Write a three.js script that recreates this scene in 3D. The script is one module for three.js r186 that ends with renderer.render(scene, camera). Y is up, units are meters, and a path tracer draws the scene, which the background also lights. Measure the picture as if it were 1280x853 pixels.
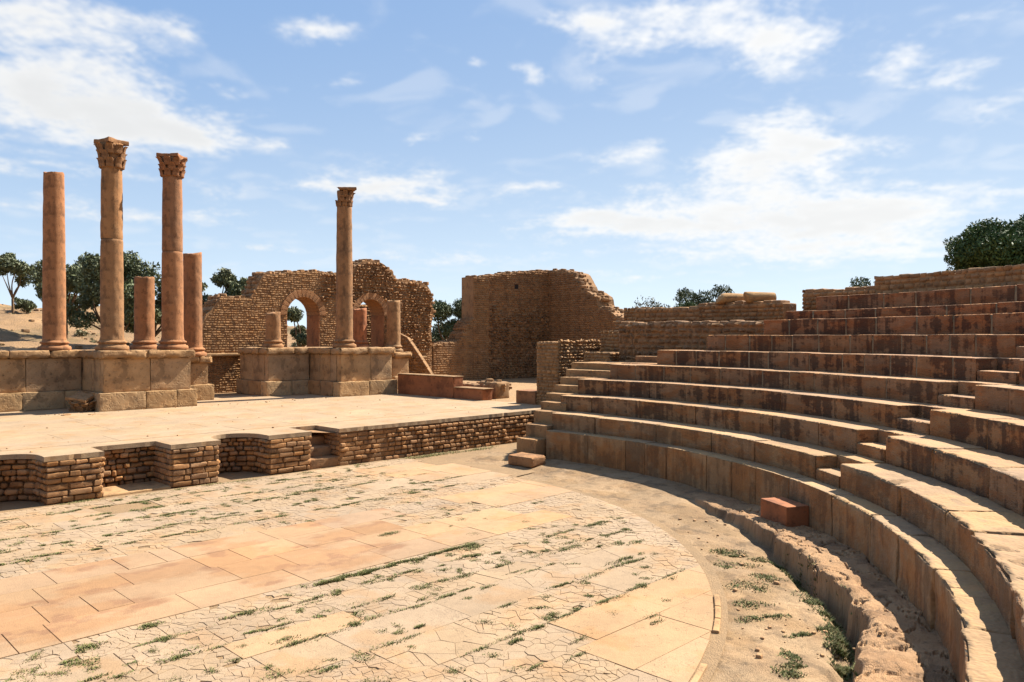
import * as THREE from 'three';
import { mergeGeometries } from 'three/addons/utils/BufferGeometryUtils.js';

// ------------------------------------------------------------------ camera, sky, sun, exposure
const scene = new THREE.Scene();
const camera = new THREE.PerspectiveCamera(47.04, 1280 / 853, 0.1, 2000);
camera.position.set(-3.594, 3.3, 13.071);
camera.lookAt(-3.594 + 0.70711, 3.3 - 0.005, 13.071 - 0.70711);
const renderer = new THREE.WebGLRenderer({ antialias: true });
renderer.toneMapping = THREE.LinearToneMapping;
renderer.toneMappingExposure = 2.65;
renderer.shadowMap.enabled = true;
const SUN = new THREE.Vector3(0.68, 0.735, 0.088).normalize();
const sun = new THREE.DirectionalLight(new THREE.Color().setRGB(1, 0.92, 0.79), 5);
sun.position.copy(SUN).multiplyScalar(90).add(new THREE.Vector3(8, 0, -4));
sun.target.position.set(8, 0, -4);
sun.castShadow = true;
Object.assign(sun.shadow.camera, { left: -45, right: 45, top: 45, bottom: -45, near: 1, far: 220 });
sun.shadow.mapSize.set(4096, 4096);
scene.add(sun, sun.target);

// ------------------------------------------------------------------ random numbers and noise
function rng(seed) { let s = seed | 0; return () => { s = (s + 0x6d2b79f5) | 0; let t = Math.imul(s ^ (s >>> 15), 1 | s); t = (t + Math.imul(t ^ (t >>> 7), 61 | t)) ^ t; return ((t ^ (t >>> 14)) >>> 0) / 4294967296; }; }
const hash = (x, y, z) => { let h = Math.imul(x, 374761393) ^ Math.imul(y, 668265263) ^ Math.imul(z, 2147483647 - 1640531527); h = Math.imul(h ^ (h >>> 13), 1274126177); h = Math.imul(h ^ (h >>> 15), 2246822519); return ((h ^ (h >>> 14)) >>> 0) / 4294967296; };
const sm = (t) => t * t * (3 - 2 * t), mix = (a, b, t) => a + (b - a) * t, cl = (v, a = 0, b = 1) => Math.min(b, Math.max(a, v));
const step = (a, b, v) => sm(cl((v - a) / (b - a)));
function vn(x, y, z) {
  const xi = Math.floor(x), yi = Math.floor(y), zi = Math.floor(z), u = sm(x - xi), v = sm(y - yi), w = sm(z - zi);
  const h = (a, b, c) => hash(xi + a, yi + b, zi + c);
  return mix(mix(mix(h(0, 0, 0), h(1, 0, 0), u), mix(h(0, 1, 0), h(1, 1, 0), u), v), mix(mix(h(0, 0, 1), h(1, 0, 1), u), mix(h(0, 1, 1), h(1, 1, 1), u), v), w);
}
function fbm(x, y, z, o = 4) { let s = 0, a = 0.5, n = 0; for (let i = 0; i < o; i++) { s += a * vn(x, y, z); n += a; a *= 0.5; x = x * 2.03 + 17.1; y = y * 2.03 + 5.3; z = z * 2.03 + 9.7; } return s / n; }
// periodic noise for textures: px, py whole periods
function pn(x, y, px, py, s) { const xi = Math.floor(x), yi = Math.floor(y), u = sm(x - xi), v = sm(y - yi); const h = (a, b) => hash((((xi + a) % px) + px) % px, (((yi + b) % py) + py) % py, s); return mix(mix(h(0, 0), h(1, 0), u), mix(h(0, 1), h(1, 1), u), v); }
function pfbm(u, v, fx, fy, s, o = 4) { let r = 0, a = 0.5, n = 0; for (let i = 0; i < o; i++) { r += a * pn(u * fx, v * fy, fx, fy, s + i * 31); n += a; a *= 0.55; fx *= 2; fy *= 2; } return r / n; }

// ------------------------------------------------------------------ sky: blue air and scattered fair-weather clouds
{
  const W = 3584, H = 1792, data = new Float32Array(W * H * 4);
  // clouds: bearing from the theatre's long diagonal, elevation, half sizes in degrees, thickness
  const clouds = [[-31.4, 15.2, 8.8, 2.8, 1], [-26.5, 14.4, 6.4, 2, 1], [-21.7, 13.7, 4.4, 1.2, 0.9], [-30.6, 19, 6.4, 1.4, 0.8], [-26.5, 20.5, 5.3, 0.9, 0.8], [-22.9, 19.9, 1.3, 0.4, 0.8], [-29.3, 10.4, 6.4, 0.4, 0.6], [-32.1, 9.6, 2.9, 0.4, 0.7], [-26.5, 8.1, 8.2, 0.7, 0.7], [-14.2, 21.5, 2.8, 0.9, 0.9], [-12.1, 18, 1.2, 0.4, 0.4], [-20.4, 16.9, 1.1, 0.5, 0.4], [-16.5, 13.3, 1.3, 0.5, 0.5], [-9, 11.1, 5, 1.4, 1], [-12.9, 10.7, 3.2, 0.5, 0.8], [-6.4, 10, 2.6, 0.5, 0.7], [-19.6, 9.7, 3.5, 0.5, 0.6], [0.9, 18.5, 1.4, 0.6, 0.9], [5.5, 18.5, 1.4, 0.4, 0.7], [-3.2, 14.4, 0.8, 0.4, 0.6], [-6.9, 14.2, 1.1, 0.5, 0.7], [-2.8, 18.7, 0.9, 0.5, 0.5], [-17.5, 5.9, 4.1, 0.4, 0.5], [-4.7, 5.8, 7.6, 0.5, 0.6], [12.6, 21.4, 8.8, 2, 1], [18.6, 19.5, 4.4, 1.2, 1], [5.8, 21.5, 2.6, 0.8, 0.8], [26.5, 18, 2.8, 1.1, 0.9], [29.5, 16.6, 2.5, 0.6, 0.8], [31.6, 14.4, 2.2, 0.8, 0.7], [19.4, 13.9, 3.2, 2.5, 0.9], [18.1, 11.3, 6.4, 1.4, 1], [22.7, 12.7, 3.8, 0.8, 0.8], [15.9, 8.2, 12.3, 1.9, 1.2], [6.4, 8.3, 5.6, 1, 1], [24.2, 7.9, 6.4, 1.6, 1.1], [20.2, 5.8, 10.5, 0.8, 0.8], [0.9, 10.7, 2.3, 0.5, 0.9], [6.1, 12.3, 2.6, 0.8, 0.7], [9.3, 13.1, 2, 0.8, 0.7], [29.7, 9.5, 2, 0.2, 0.6], [8.7, 4.4, 5.6, 0.4, 0.5], [31.6, 19.4, 2.9, 0.8, 0.3], [31.9, 8.9, 1.8, 0.4, 0.5]];
  const R = rng(77);
  for (let i = 0; i < 230; i++) {   // the rest of the sky carries clouds of the same make
    const el = 3 + Math.pow(R(), 1.3) * 70, az = -180 + R() * 360, big = R() < 0.28 ? 2.6 : 1;
    if (Math.abs(az) < 40 && el < 27) continue;
    clouds.push([az, el, (1.2 + R() * 4) * big / Math.max(0.35, Math.cos(el * Math.PI / 180)), (0.4 + R() * 0.9) * big * (el > 30 ? 1.8 : 1), 0.5 + R() * 0.5]);
  }
  const COL = 512, ROW = 256, field = new Float32Array(COL * ROW);   // coarse sum of the cloud shapes, azimuth by elevation
  const sample = (az, el) => {
    let s = 0;
    for (const [a, e, rx, ry, k] of clouds) {
      let da = az - a; da -= 360 * Math.round(da / 360);
      const dx = da / (rx * 0.82), dy = (el - e) / (ry * 0.9); const q = dx * dx + dy * dy;
      if (q < 7) s += k * Math.exp(-q * 0.85);
    }
    return Math.min(s, 1.5);
  };
  const FC = 1800, FR = 450, F = new Float32Array(FC * FR);
  for (let j = 0; j < FR; j++) for (let i = 0; i < FC; i++) F[j * FC + i] = sample(-180 + (i + 0.5) * 360 / FC, (j + 0.5) * 90 / FR);
  const look = (az, el) => { let x = (az + 180) / 360 * FC - 0.5, y = el / 90 * FR - 0.5; y = cl(y, 0, FR - 1.001); const xi = Math.floor(x), yi = Math.floor(y), u = x - xi, v = y - yi, a = ((xi % FC) + FC) % FC, b = (a + 1) % FC; return mix(mix(F[yi * FC + a], F[yi * FC + b], u), mix(F[(yi + 1) * FC + a], F[(yi + 1) * FC + b], u), v); };
  const DEG = 180 / Math.PI, base = -45;
  for (let j = 0; j < H; j++) {
    const el = ((j + 0.5) / H - 0.5) * 180, y = Math.sin(el / DEG), c = Math.cos(el / DEG);
    for (let i = 0; i < W; i++) {
      const o = (j * W + i) * 4, phi = ((i + 0.5) / W - 0.5) * 2 * Math.PI;
      data[o + 3] = 1;
      if (el < 0) { data[o] = 0.20; data[o + 1] = 0.15; data[o + 2] = 0.10; continue; }
      const x = c * Math.cos(phi), z = c * Math.sin(phi);
      const dot = x * SUN.x + y * SUN.y + z * SUN.z, near = Math.pow(cl(dot * 0.5 + 0.5), 3);
      const hz = Math.pow(1 - y, 4.3), t = cl(hz * 1.06);
      let r = mix(0.058, 0.40, t), g = mix(0.155, 0.485, t), b = mix(0.345, 0.545, t);
      const glow = near * 0.22;
      r += glow * 0.55; g += glow * 0.5; b += glow * 0.35;
      if (el > 0.8) {
        const az = phi * DEG - base;
        const k = 1 / (y + 0.14), px = x * k, pz = z * k;
        const wx = fbm(px * 3, 1.7, pz * 3, 3) - 0.5, wz = fbm(px * 3, 8.2, pz * 3, 3) - 0.5;
        const wide = Math.max(0.4, 1.6 * (0.4 + el / 24));
        const d0 = look(az + wx * 4, el + wz * wide * 1.5);
        const vs = fbm(px * 7 + wx * 2, 12.5, pz * 7 + wz * 2, 6), veil = 0.22 * step(0.50, 0.72, vs) * step(1, 6, el);
        r = mix(r, 0.47 + glow * 0.4, veil); g = mix(g, 0.475 + glow * 0.4, veil); b = mix(b, 0.48 + glow * 0.4, veil);
        if (d0 > 0.02) {
          const n1 = fbm(px * 11 + wx * 1.5, 3.1, pz * 11 + wz * 1.5, 5), n2 = fbm(px * 46 + wx * 3, 6.3, pz * 46 + wz * 3, 4);
          const d = d0 * 0.95 + (n1 - 0.5) * 1.25 + (n2 - 0.5) * 0.75;
          const a = 0.94 * Math.pow(step(0.08, 1.25, d), 1.2) * step(0.02, 0.3, d0);
          const thick = step(0.9, 1.8, d0 * 1.1 + (n1 - 0.5));
          const lum = mix(0.47, 0.41, thick) + glow * 0.45;
          r = mix(r, lum * 1.0, a); g = mix(g, lum * 1.0, a); b = mix(b, lum * 0.99, a);
        }
      }
      data[o] = r; data[o + 1] = g; data[o + 2] = b;
    }
  }
  for (let i = 0; i < data.length; i++) if (i % 4 < 3) data[i] *= 0.74;   // radiance of the air in the scene's units
  const sky = new THREE.DataTexture(data, W, H, THREE.RGBAFormat, THREE.FloatType);
  sky.mapping = THREE.EquirectangularReflectionMapping; sky.magFilter = sky.minFilter = THREE.LinearFilter; sky.wrapS = THREE.RepeatWrapping; sky.needsUpdate = true;
  scene.background = sky; scene.environment = sky;
}

// ------------------------------------------------------------------ textures and materials
const srgb = (v) => { v = cl(v); return Math.round(255 * (v <= 0.0031308 ? v * 12.92 : 1.055 * Math.pow(v, 1 / 2.4) - 0.055)); };
function tex(w, h, fn, colour) {   // fn(u, v) -> [r, g, b] linear, or a height
  const d = new Uint8Array(w * h * 4);
  for (let j = 0; j < h; j++) for (let i = 0; i < w; i++) { const c = fn((i + 0.5) / w, (j + 0.5) / h), o = (j * w + i) * 4; for (let k = 0; k < 3; k++) d[o + k] = colour ? srgb(c[k]) : Math.round(255 * cl(c)); d[o + 3] = 255; }
  const t = new THREE.DataTexture(d, w, h, THREE.RGBAFormat); t.magFilter = THREE.LinearFilter; t.minFilter = THREE.LinearFilter; t.wrapS = t.wrapT = THREE.RepeatWrapping; if (colour) t.colorSpace = THREE.SRGBColorSpace; t.needsUpdate = true; return t;
}
const scaled = (t, s, s2 = s) => { const c = t.clone(); c.repeat.set(1 / s, 1 / s2); c.needsUpdate = true; return c; };
// weathered limestone: 1 = as the tint says
const stoneT = tex(768, 768, (u, v) => {
  const a = pfbm(u, v, 4, 4, 1, 6), b = pfbm(u, v, 26, 26, 9, 4), c = pfbm(u, v, 3, 3, 21, 4), sp = pn(u * 240, v * 240, 240, 240, 5);
  const d = pfbm(u, v, 7, 5, 27, 5), grime = 0.34 * step(0.54, 0.68, d);
  const pit = b > 0.62 ? (b - 0.62) * 2.2 : 0, k = (0.58 + 0.72 * a + 0.26 * (b - 0.5) + 0.12 * (sp - 0.5) - pit) * (1 - grime);
  return [k * (0.98 + 0.10 * (c - 0.5)), k * (0.97 - 0.05 * (c - 0.5)), k * (0.96 - 0.2 * (c - 0.5))];
}, true);
const stoneB = tex(768, 768, (u, v) => { const a = pfbm(u, v, 6, 6, 3, 6), b = pfbm(u, v, 26, 26, 9, 4); return 0.55 * a + 0.45 * (1 - cl((b - 0.55) * 2.6)); });
// pavement: pale, finely crazed
const paveT = tex(1024, 1024, (u, v) => {
  const a = pfbm(u, v, 5, 5, 41, 6), b = pfbm(u, v, 40, 40, 43, 3), sp = pn(u * 400, v * 400, 400, 400, 45), r = pfbm(u, v, 7, 7, 49, 5);
  const cr = Math.abs(pfbm(u, v, 34, 34, 51, 3) - 0.5), crack = cr < 0.010 && pfbm(u, v, 14, 14, 57, 3) > 0.48 ? 0.55 : 1;
  const k = (0.80 + 0.30 * (a - 0.2) + 0.16 * (b - 0.5) + 0.12 * (sp - 0.5)) * crack, rust = step(0.52, 0.72, r) * 0.22;
  return [k, k * (1 - rust * 0.45), k * (1 - rust)];
}, true);
const paveRedT = tex(1024, 1024, (u, v) => {   // cream paving with rusty brown blooms
  const a = pfbm(u, v, 5, 5, 141, 6), b = pfbm(u, v, 40, 40, 143, 3), sp = pn(u * 400, v * 400, 400, 400, 145), r = pfbm(u, v, 4, 6, 149, 6), d = pfbm(u, v, 9, 12, 153, 5);
  const k = 0.84 + 0.26 * (a - 0.3) + 0.16 * (b - 0.5) + 0.1 * (sp - 0.5), rust = 0.8 * step(0.40, 0.60, r), dark = step(0.52, 0.64, d) * rust;
  return [k * (1 - 0.10 * rust - 0.2 * dark), k * (1 - 0.24 * rust - 0.22 * dark), k * (1 - 0.38 * rust - 0.16 * dark)];
}, true);
const paveB = tex(512, 512, (u, v) => 0.6 * pfbm(u, v, 10, 10, 61, 5) + 0.4 * pn(u * 128, v * 128, 128, 128, 63));
// dry earth with grit
const dirtT = tex(1024, 1024, (u, v) => {
  const a = pfbm(u, v, 4, 4, 71, 7), b = pfbm(u, v, 60, 60, 73, 3), g = pn(u * 300, v * 300, 300, 300, 75);
  const k = 0.74 + 0.42 * (a - 0.25) + 0.26 * (b - 0.5) + (g > 0.9 ? 0.2 : 0) - (g < 0.1 ? 0.18 : 0);
  return [k, k * (0.985 - 0.06 * (a - 0.5)), k * (0.96 - 0.16 * (a - 0.5))];
}, true);
const dirtB = tex(512, 512, (u, v) => 0.55 * pfbm(u, v, 8, 8, 81, 6) + 0.45 * pn(u * 160, v * 160, 160, 160, 83));
// seats: lower half of the sheet = risers with black lichen runs, rusty plaster and pale lime runs, also darkened as painted shade; upper half = worn treads, brightened as painted sunlight. 12 m long.
function seatTex(seed, lichen) {
  return tex(2048, 512, (u, v) => {
    const fine = pfbm(u, v, 96, 24, seed + 3, 4), broad = pfbm(u, v, 14, 3, seed, 5), sp = pn(u * 1000, v * 250, 1000, 250, seed + 7);
    let k = 0.72 + 0.42 * (broad - 0.3) + 0.22 * (fine - 0.5) + 0.1 * (sp - 0.5), r = 1, g = 1, b = 1;
    if (v < 0.5) {
      const y = v * 2, run1 = pfbm(u, y * 0.35, 150, 1, seed + 11, 3), cloudy = pfbm(u, y, 20, 2, seed + 13, 5), ragged = pfbm(u, y, 120, 10, seed + 17, 4), edge = pfbm(u, y, 34, 1, seed + 14, 4);
      const grit = pfbm(u, y, 420, 24, seed + 37, 2), field = 0.08 * (grit - 0.5) + 0.50 * cloudy + 0.30 * run1 + 0.20 * edge + 0.16 * (ragged - 0.5);
      const black = lichen * 0.80 * step(0.475, 0.575, field);
      const run = step(0.56, 0.68, pfbm(u, y * 0.5, 90, 1, seed + 19, 3)) * step(0.25, 0.6, ragged + 0.12 * (edge - 0.5));
      const rust = step(0.40, 0.66, pfbm(u, y, 26, 3, seed + 23, 4));
      g *= 1 - 0.22 * rust; b *= 1 - 0.45 * rust;
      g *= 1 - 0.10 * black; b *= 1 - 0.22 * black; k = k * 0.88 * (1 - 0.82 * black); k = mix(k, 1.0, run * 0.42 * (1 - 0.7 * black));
    } else {
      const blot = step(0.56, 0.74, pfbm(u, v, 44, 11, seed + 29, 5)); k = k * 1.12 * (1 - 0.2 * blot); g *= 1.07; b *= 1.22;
    }
    return [k * r, k * g, k * b];
  }, true);
}
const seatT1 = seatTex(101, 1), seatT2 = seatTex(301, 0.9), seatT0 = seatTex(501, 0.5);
const seatB = tex(1024, 256, (u, v) => 0.6 * pfbm(u, v, 48, 12, 401, 5) + 0.4 * pn(u * 512, v * 128, 512, 128, 405));
const SAND = new THREE.Color().setRGB(0.72, 0.56, 0.39);
const std = (o) => new THREE.MeshStandardMaterial({ roughness: 0.94, vertexColors: true, color: SAND, ...o });
const WHITE = new THREE.Color().setRGB(0.85, 0.82, 0.74);
const M = {
  stone: std({ map: scaled(stoneT, 1.6), bumpMap: scaled(stoneB, 1.6), bumpScale: 0.03 }),
  stoneFine: std({ map: scaled(stoneT, 0.9), bumpMap: scaled(stoneB, 0.9), bumpScale: 0.010 }),
  pave: std({ color: new THREE.Color().setRGB(0.69, 0.575, 0.465), map: scaled(paveT, 3.1), bumpMap: scaled(paveB, 1.3), bumpScale: 0.006 }),
  paveRed: std({ color: new THREE.Color().setRGB(0.675, 0.575, 0.46), map: scaled(paveRedT, 3.7), bumpMap: scaled(paveB, 1.3), bumpScale: 0.006 }),
  dirt: std({ map: scaled(dirtT, 2.6), bumpMap: scaled(dirtB, 1.7), bumpScale: 0.02 }),
  field: std({ map: scaled(dirtT, 9), bumpMap: scaled(dirtB, 7), bumpScale: 0.12 }),
  rock: std({ map: scaled(stoneT, 1.3), bumpMap: scaled(dirtB, 0.9), bumpScale: 0.025 }),
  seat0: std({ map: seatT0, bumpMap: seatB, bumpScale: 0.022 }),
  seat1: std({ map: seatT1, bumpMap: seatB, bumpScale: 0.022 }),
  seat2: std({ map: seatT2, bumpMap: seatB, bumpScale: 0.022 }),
  plaster: std({ map: scaled(stoneT, 2.4), bumpMap: scaled(stoneB, 2.4), bumpScale: 0.01 }),
  leaf: std({ color: WHITE, roughness: 0.7, side: THREE.DoubleSide }),
  grass: std({ color: WHITE, roughness: 0.85, side: THREE.DoubleSide }),
  bark: std({ map: scaled(stoneT, 0.8), bumpMap: scaled(stoneB, 0.5), bumpScale: 0.03 }),
};

// ------------------------------------------------------------------ building helpers
const V = (x, y, z) => new THREE.Vector3(x, y, z);
const taken = new Map();
function numbered(name) { const n = taken.get(name) ?? 0; taken.set(name, n + 1); return n ? name + '_' + String(n).padStart(3, '0') : name; }
function obj(name, geometry, material, parent = scene) {
  const m = new THREE.Mesh(geometry, material); m.castShadow = m.receiveShadow = true; m.name = parent === scene ? numbered(name) : name; parent.add(m); return m;
}
function thing(name, label, category, group) { const g = new THREE.Group(); g.name = numbered(name); g.userData = { label, category, kind: 'thing' }; if (group) g.userData.group = group; scene.add(g); return g; }
function tag(o, label, category, group) { Object.assign(o.userData, { label, category, kind: 'thing' }); if (group) o.userData.group = group; return o; }
const kind = (o, k) => { o.userData.kind = k; return o; };
const tone = (c, k) => [c[0] * k, c[1] * k, c[2] * k];
function vary(c, R, a = 0.16, hue = 0.06) { const k = 1 + (R() - 0.5) * 2 * a, h = (R() - 0.5) * 2 * hue; return [c[0] * k * (1 + h * 0.4), c[1] * k, c[2] * k * (1 - h)]; }
function axis(L, cell, b) { const n = Math.max(1, Math.round((L - 2 * b) / cell)), a = [0]; for (let i = 0; i <= n; i++) a.push(b + (L - 2 * b) * i / n); a.push(L); return a; }
const dir3 = (a, n) => (a === 0 ? [n, 0, 0] : a === 1 ? [0, n, 0] : [0, 0, n]);
/* A worn block lx * ly * lz (local, corner at 0) with rounded arrises and an uneven skin, carried into place by map(x, y, z).
   skip: faces to leave out, of 'x-','x+','y-','y+','z-','z+'. uv(x, y, z, axis, side) in texture metres. */
function block(lx, ly, lz, { cell = 0.4, b = 0.02, amp = 0.008, freq = 2.5, chip = 0, map, flip = false, skip = '', tint = [1, 1, 1], uv, u0 = 0, v0 = 0, blotch = 0 } = {}) {
  b = Math.min(b, lx * 0.3, ly * 0.3, lz * 0.3);
  const A = [axis(lx, cell, b), axis(ly, cell, b), axis(lz, cell, b)], L = [lx, ly, lz], index = new Map(), P = [], Q = [], C = [], tri = [], meta = [];
  const at = map ?? ((x, y, z) => V(x, y, z));
  const vert = (i, j, k) => {
    const key = (i * 512 + j) * 512 + k; let n = index.get(key); if (n !== undefined) return n;
    const p = [A[0][i], A[1][j], A[2][k]], q = p.map((v, a) => cl(v, b, L[a] - b)), d = p.map((v, a) => v - q[a]), len = Math.hypot(...d) || 1, edge = d.filter((v) => Math.abs(v) > 1e-6).length;
    const nn = d.map((v) => v / len), w = at(...p);
    let s = amp * (fbm(w.x * freq, w.y * freq, w.z * freq, 3) - 0.5) * 2;
    if (edge > 1 && chip) s -= chip * Math.max(0, fbm(w.x * 4.3 + 9, w.y * 4.3, w.z * 4.3, 3) - 0.42) * 3;
    const f = q.map((v, a) => v + nn[a] * (b + s));
    n = P.length / 3; index.set(key, n); const g = at(...f); P.push(g.x, g.y, g.z); Q.push(...p);
    const kk = blotch ? 1 + blotch * (fbm(w.x * 1.7, w.y * 2.6, w.z * 1.7, 4) - 0.5) * 2 : 1; C.push(tint[0] * kk, tint[1] * kk, tint[2] * kk);
    return n;
  };
  const quad = (a, b2, c, d, ax, side) => { const f = flip; tri.push(...(f ? [a, c, b2, a, d, c] : [a, b2, c, a, c, d])); meta.push([ax, side], [ax, side]); };
  for (let ax = 0; ax < 3; ax++) for (const side of [0, 1]) {
    if (skip.includes('xyz'[ax] + (side ? '+' : '-'))) continue;
    const [p, q] = [(ax + 1) % 3, (ax + 2) % 3], np = A[p].length - 1, nq = A[q].length - 1;
    for (let i = 0; i < np; i++) for (let j = 0; j < nq; j++) {
      const id = (pp, qq) => { const t = [0, 0, 0]; t[ax] = side ? A[ax].length - 1 : 0; t[p] = pp; t[q] = qq; return vert(...t); };
      const a = id(i, j), c1 = id(i + 1, j), d = id(i + 1, j + 1), e = id(i, j + 1);
      side ? quad(a, c1, d, e, ax, side) : quad(a, e, d, c1, ax, side);
    }
  }
  const g = new THREE.BufferGeometry(); g.setAttribute('position', new THREE.Float32BufferAttribute(P, 3)); g.setAttribute('color', new THREE.Float32BufferAttribute(C, 3)); g.setIndex(tri); g.computeVertexNormals();
  const U = new Float32Array(tri.length * 2);
  const uvf = uv ?? ((x, y, z, ax) => (ax === 1 ? [x + u0, z + v0] : ax === 2 ? [x + u0, y + v0] : [z + u0, y + v0]));
  for (let t = 0; t < tri.length; t++) { const n = tri[t] * 3, [ax, sd] = meta[Math.floor(t / 3)], r = uvf(Q[n], Q[n + 1], Q[n + 2], ax, sd); U[2 * t] = r[0]; U[2 * t + 1] = r[1]; }
  const ng = g.toNonIndexed(); ng.setAttribute('uv', new THREE.Float32BufferAttribute(U, 2)); return ng;
}
const place = (x, y, z, turn = 0) => { const c = Math.cos(turn), s = Math.sin(turn); return (a, b, d) => V(x + a * c + d * s, y + b, z - a * s + d * c); };
// box-projected uv in metres for any geometry; one tint
function dress(g, tint = [1, 1, 1], varyBy) {
  if (g.index) g = g.toNonIndexed();
  const p = g.attributes.position, n = p.count, uv = new Float32Array(n * 2), c = new Float32Array(n * 3), a = V(), b = V(), d = V(), nn = V();
  for (let i = 0; i < n; i += 3) {
    a.fromBufferAttribute(p, i); b.fromBufferAttribute(p, i + 1); d.fromBufferAttribute(p, i + 2); nn.crossVectors(b.clone().sub(a), d.clone().sub(a));
    const x = Math.abs(nn.x), y = Math.abs(nn.y), z = Math.abs(nn.z);
    for (let k = 0; k < 3; k++) {
      const q = [a, b, d][k], o = (i + k); uv[2 * o] = y >= x && y >= z ? q.x : x > z ? q.z : q.x; uv[2 * o + 1] = y >= x && y >= z ? q.z : q.y;
      const t = varyBy ? varyBy(q, tint) : tint; c.set(t, o * 3);
    }
  }
  g.setAttribute('uv', new THREE.BufferAttribute(uv, 2)); g.setAttribute('color', new THREE.BufferAttribute(c, 3)); if (!g.attributes.normal) g.computeVertexNormals();
  for (const k of Object.keys(g.attributes)) if (!['position', 'normal', 'uv', 'color'].includes(k)) g.deleteAttribute(k);
  return g;
}
const boxAt = (x0, x1, y0, y1, z0, z1, tint) => dress(new THREE.BoxGeometry(x1 - x0, y1 - y0, z1 - z0).translate((x0 + x1) / 2, (y0 + y1) / 2, (z0 + z1) / 2), tint);
// flat-faced convex prism standing on y0, top at y1; poly = [[x, z] ...]
function prism(poly, y1, y0, tint, bev = 0.006, tilt = [0, 0]) {
  let area = 0, cx = 0, cz = 0; const n = poly.length;
  for (let i = 0; i < n; i++) { const [x, z] = poly[i], [X, Z] = poly[(i + 1) % n]; area += x * Z - X * z; cx += x / n; cz += z / n; }
  if (area > 0) poly = [...poly].reverse();
  const P = [], put = (...v) => { for (const q of v) P.push(...q); }, hy = (x, z) => y1 + (x - cx) * tilt[0] + (z - cz) * tilt[1];
  const inn = poly.map(([x, z]) => { const dx = cx - x, dz = cz - z, l = Math.hypot(dx, dz) || 1, k = Math.min(0.4, bev * 1.4 / l); const X = x + dx * k, Z = z + dz * k; return [X, hy(X, Z), Z]; });
  const out = poly.map(([x, z]) => [x, hy(x, z) - bev, z]), bot = poly.map(([x, z]) => [x, y0, z]);
  for (let i = 1; i < n - 1; i++) put(inn[0], inn[i], inn[i + 1]);
  for (let i = 0; i < n; i++) { const j = (i + 1) % n; put(inn[i], out[i], out[j], inn[i], out[j], inn[j]); put(out[i], bot[i], bot[j], out[i], bot[j], out[j]); }
  const g = new THREE.BufferGeometry(); g.setAttribute('position', new THREE.Float32BufferAttribute(P, 3)); g.computeVertexNormals(); return dress(g, tint);
}
/* Small coursed or rubble stonework on a face: at(u, v, d) carries (along, up, out) into place. One merged geometry; each stone a low pillow. */
function masonry(at, W, H, { mask = () => true, course = [0.13, 0.17], len = [0.22, 0.4], deep = [0.02, 0.05], gap = 0.018, wild = 0.012, tint, R, inset = 0.17, flip = false }) {
  const P = [], I = [], C = [], U = [];
  let v = 0;
  while (v < H) {
    const h = mix(course[0], course[1], R()); let u = -R() * len[1];
    while (u < W) {
      const l = mix(len[0], len[1], R()), hh = h * (1 + (R() - 0.5) * wild * 8);
      const u0 = Math.max(0, u + gap / 2), u1 = Math.min(W, u + l - gap / 2), v0 = v + gap / 2 + (R() - 0.5) * wild, v1 = Math.min(H + 0.1, v + hh - gap / 2 + (R() - 0.5) * wild);
      u += l;
      if (u1 - u0 < 0.05 || v1 - v0 < 0.03 || !mask((u0 + u1) / 2, (v0 + v1) / 2, Math.min(u1 - u0, v1 - v0))) continue;
      const d = mix(deep[0], deep[1], R()), t = tint(R, (u0 + u1) / 2, (v0 + v1) / 2), n = P.length / 3, j = () => (R() - 0.5) * wild * 2, e = Math.min(u1 - u0, v1 - v0) * inset;
      const rows = [[u0 + j(), v0 + j(), -0.01], [u1 + j(), v0 + j(), -0.01], [u1 + j(), v1 + j(), -0.01], [u0 + j(), v1 + j(), -0.01], [u0 + e + j(), v0 + e + j(), d * (0.75 + R() * 0.3)], [u1 - e + j(), v0 + e + j(), d * (0.75 + R() * 0.3)], [u1 - e + j(), v1 - e + j(), d * (0.75 + R() * 0.3)], [u0 + e + j(), v1 - e + j(), d * (0.75 + R() * 0.3)], [(u0 + u1) / 2, (v0 + v1) / 2, d * 1.1]];
      for (const q of rows) { const w = at(...q); P.push(w.x, w.y, w.z); C.push(...t); U.push(q[0], q[1]); }
      const f = [0, 1, 5, 0, 5, 4, 1, 2, 6, 1, 6, 5, 2, 3, 7, 2, 7, 6, 3, 0, 4, 3, 4, 7, 4, 5, 8, 5, 6, 8, 6, 7, 8, 7, 4, 8];
      for (let k = 0; k < f.length; k += 3) I.push(n + f[k], n + f[k + (flip ? 2 : 1)], n + f[k + (flip ? 1 : 2)]);
    }
    v += h;
  }
  const g = new THREE.BufferGeometry(); g.setAttribute('position', new THREE.Float32BufferAttribute(P, 3)); g.setAttribute('color', new THREE.Float32BufferAttribute(C, 3)); g.setAttribute('uv', new THREE.Float32BufferAttribute(U, 2)); g.setIndex(I); g.computeVertexNormals();
  return g.toNonIndexed();
}
const faceZ = (x0, y0, z) => (u, v, d) => V(x0 + u, y0 + v, z + d);            // faces +z
const faceX = (x, y0, z0) => (u, v, d) => V(x - d, y0 + v, z0 + u);            // faces -x, u runs towards +z
const faceUp = (x0, y, z0) => (u, v, d) => V(x0 + u, y + d, z0 - v);           // lies flat
const faceR = (r, y0, a0) => (u, v, d) => { const a = a0 + u / r, q = r - d; return V(q * Math.cos(a), y0 + v, q * Math.sin(a)); };   // faces the orchestra's centre
const rad = Math.PI / 180;

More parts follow.
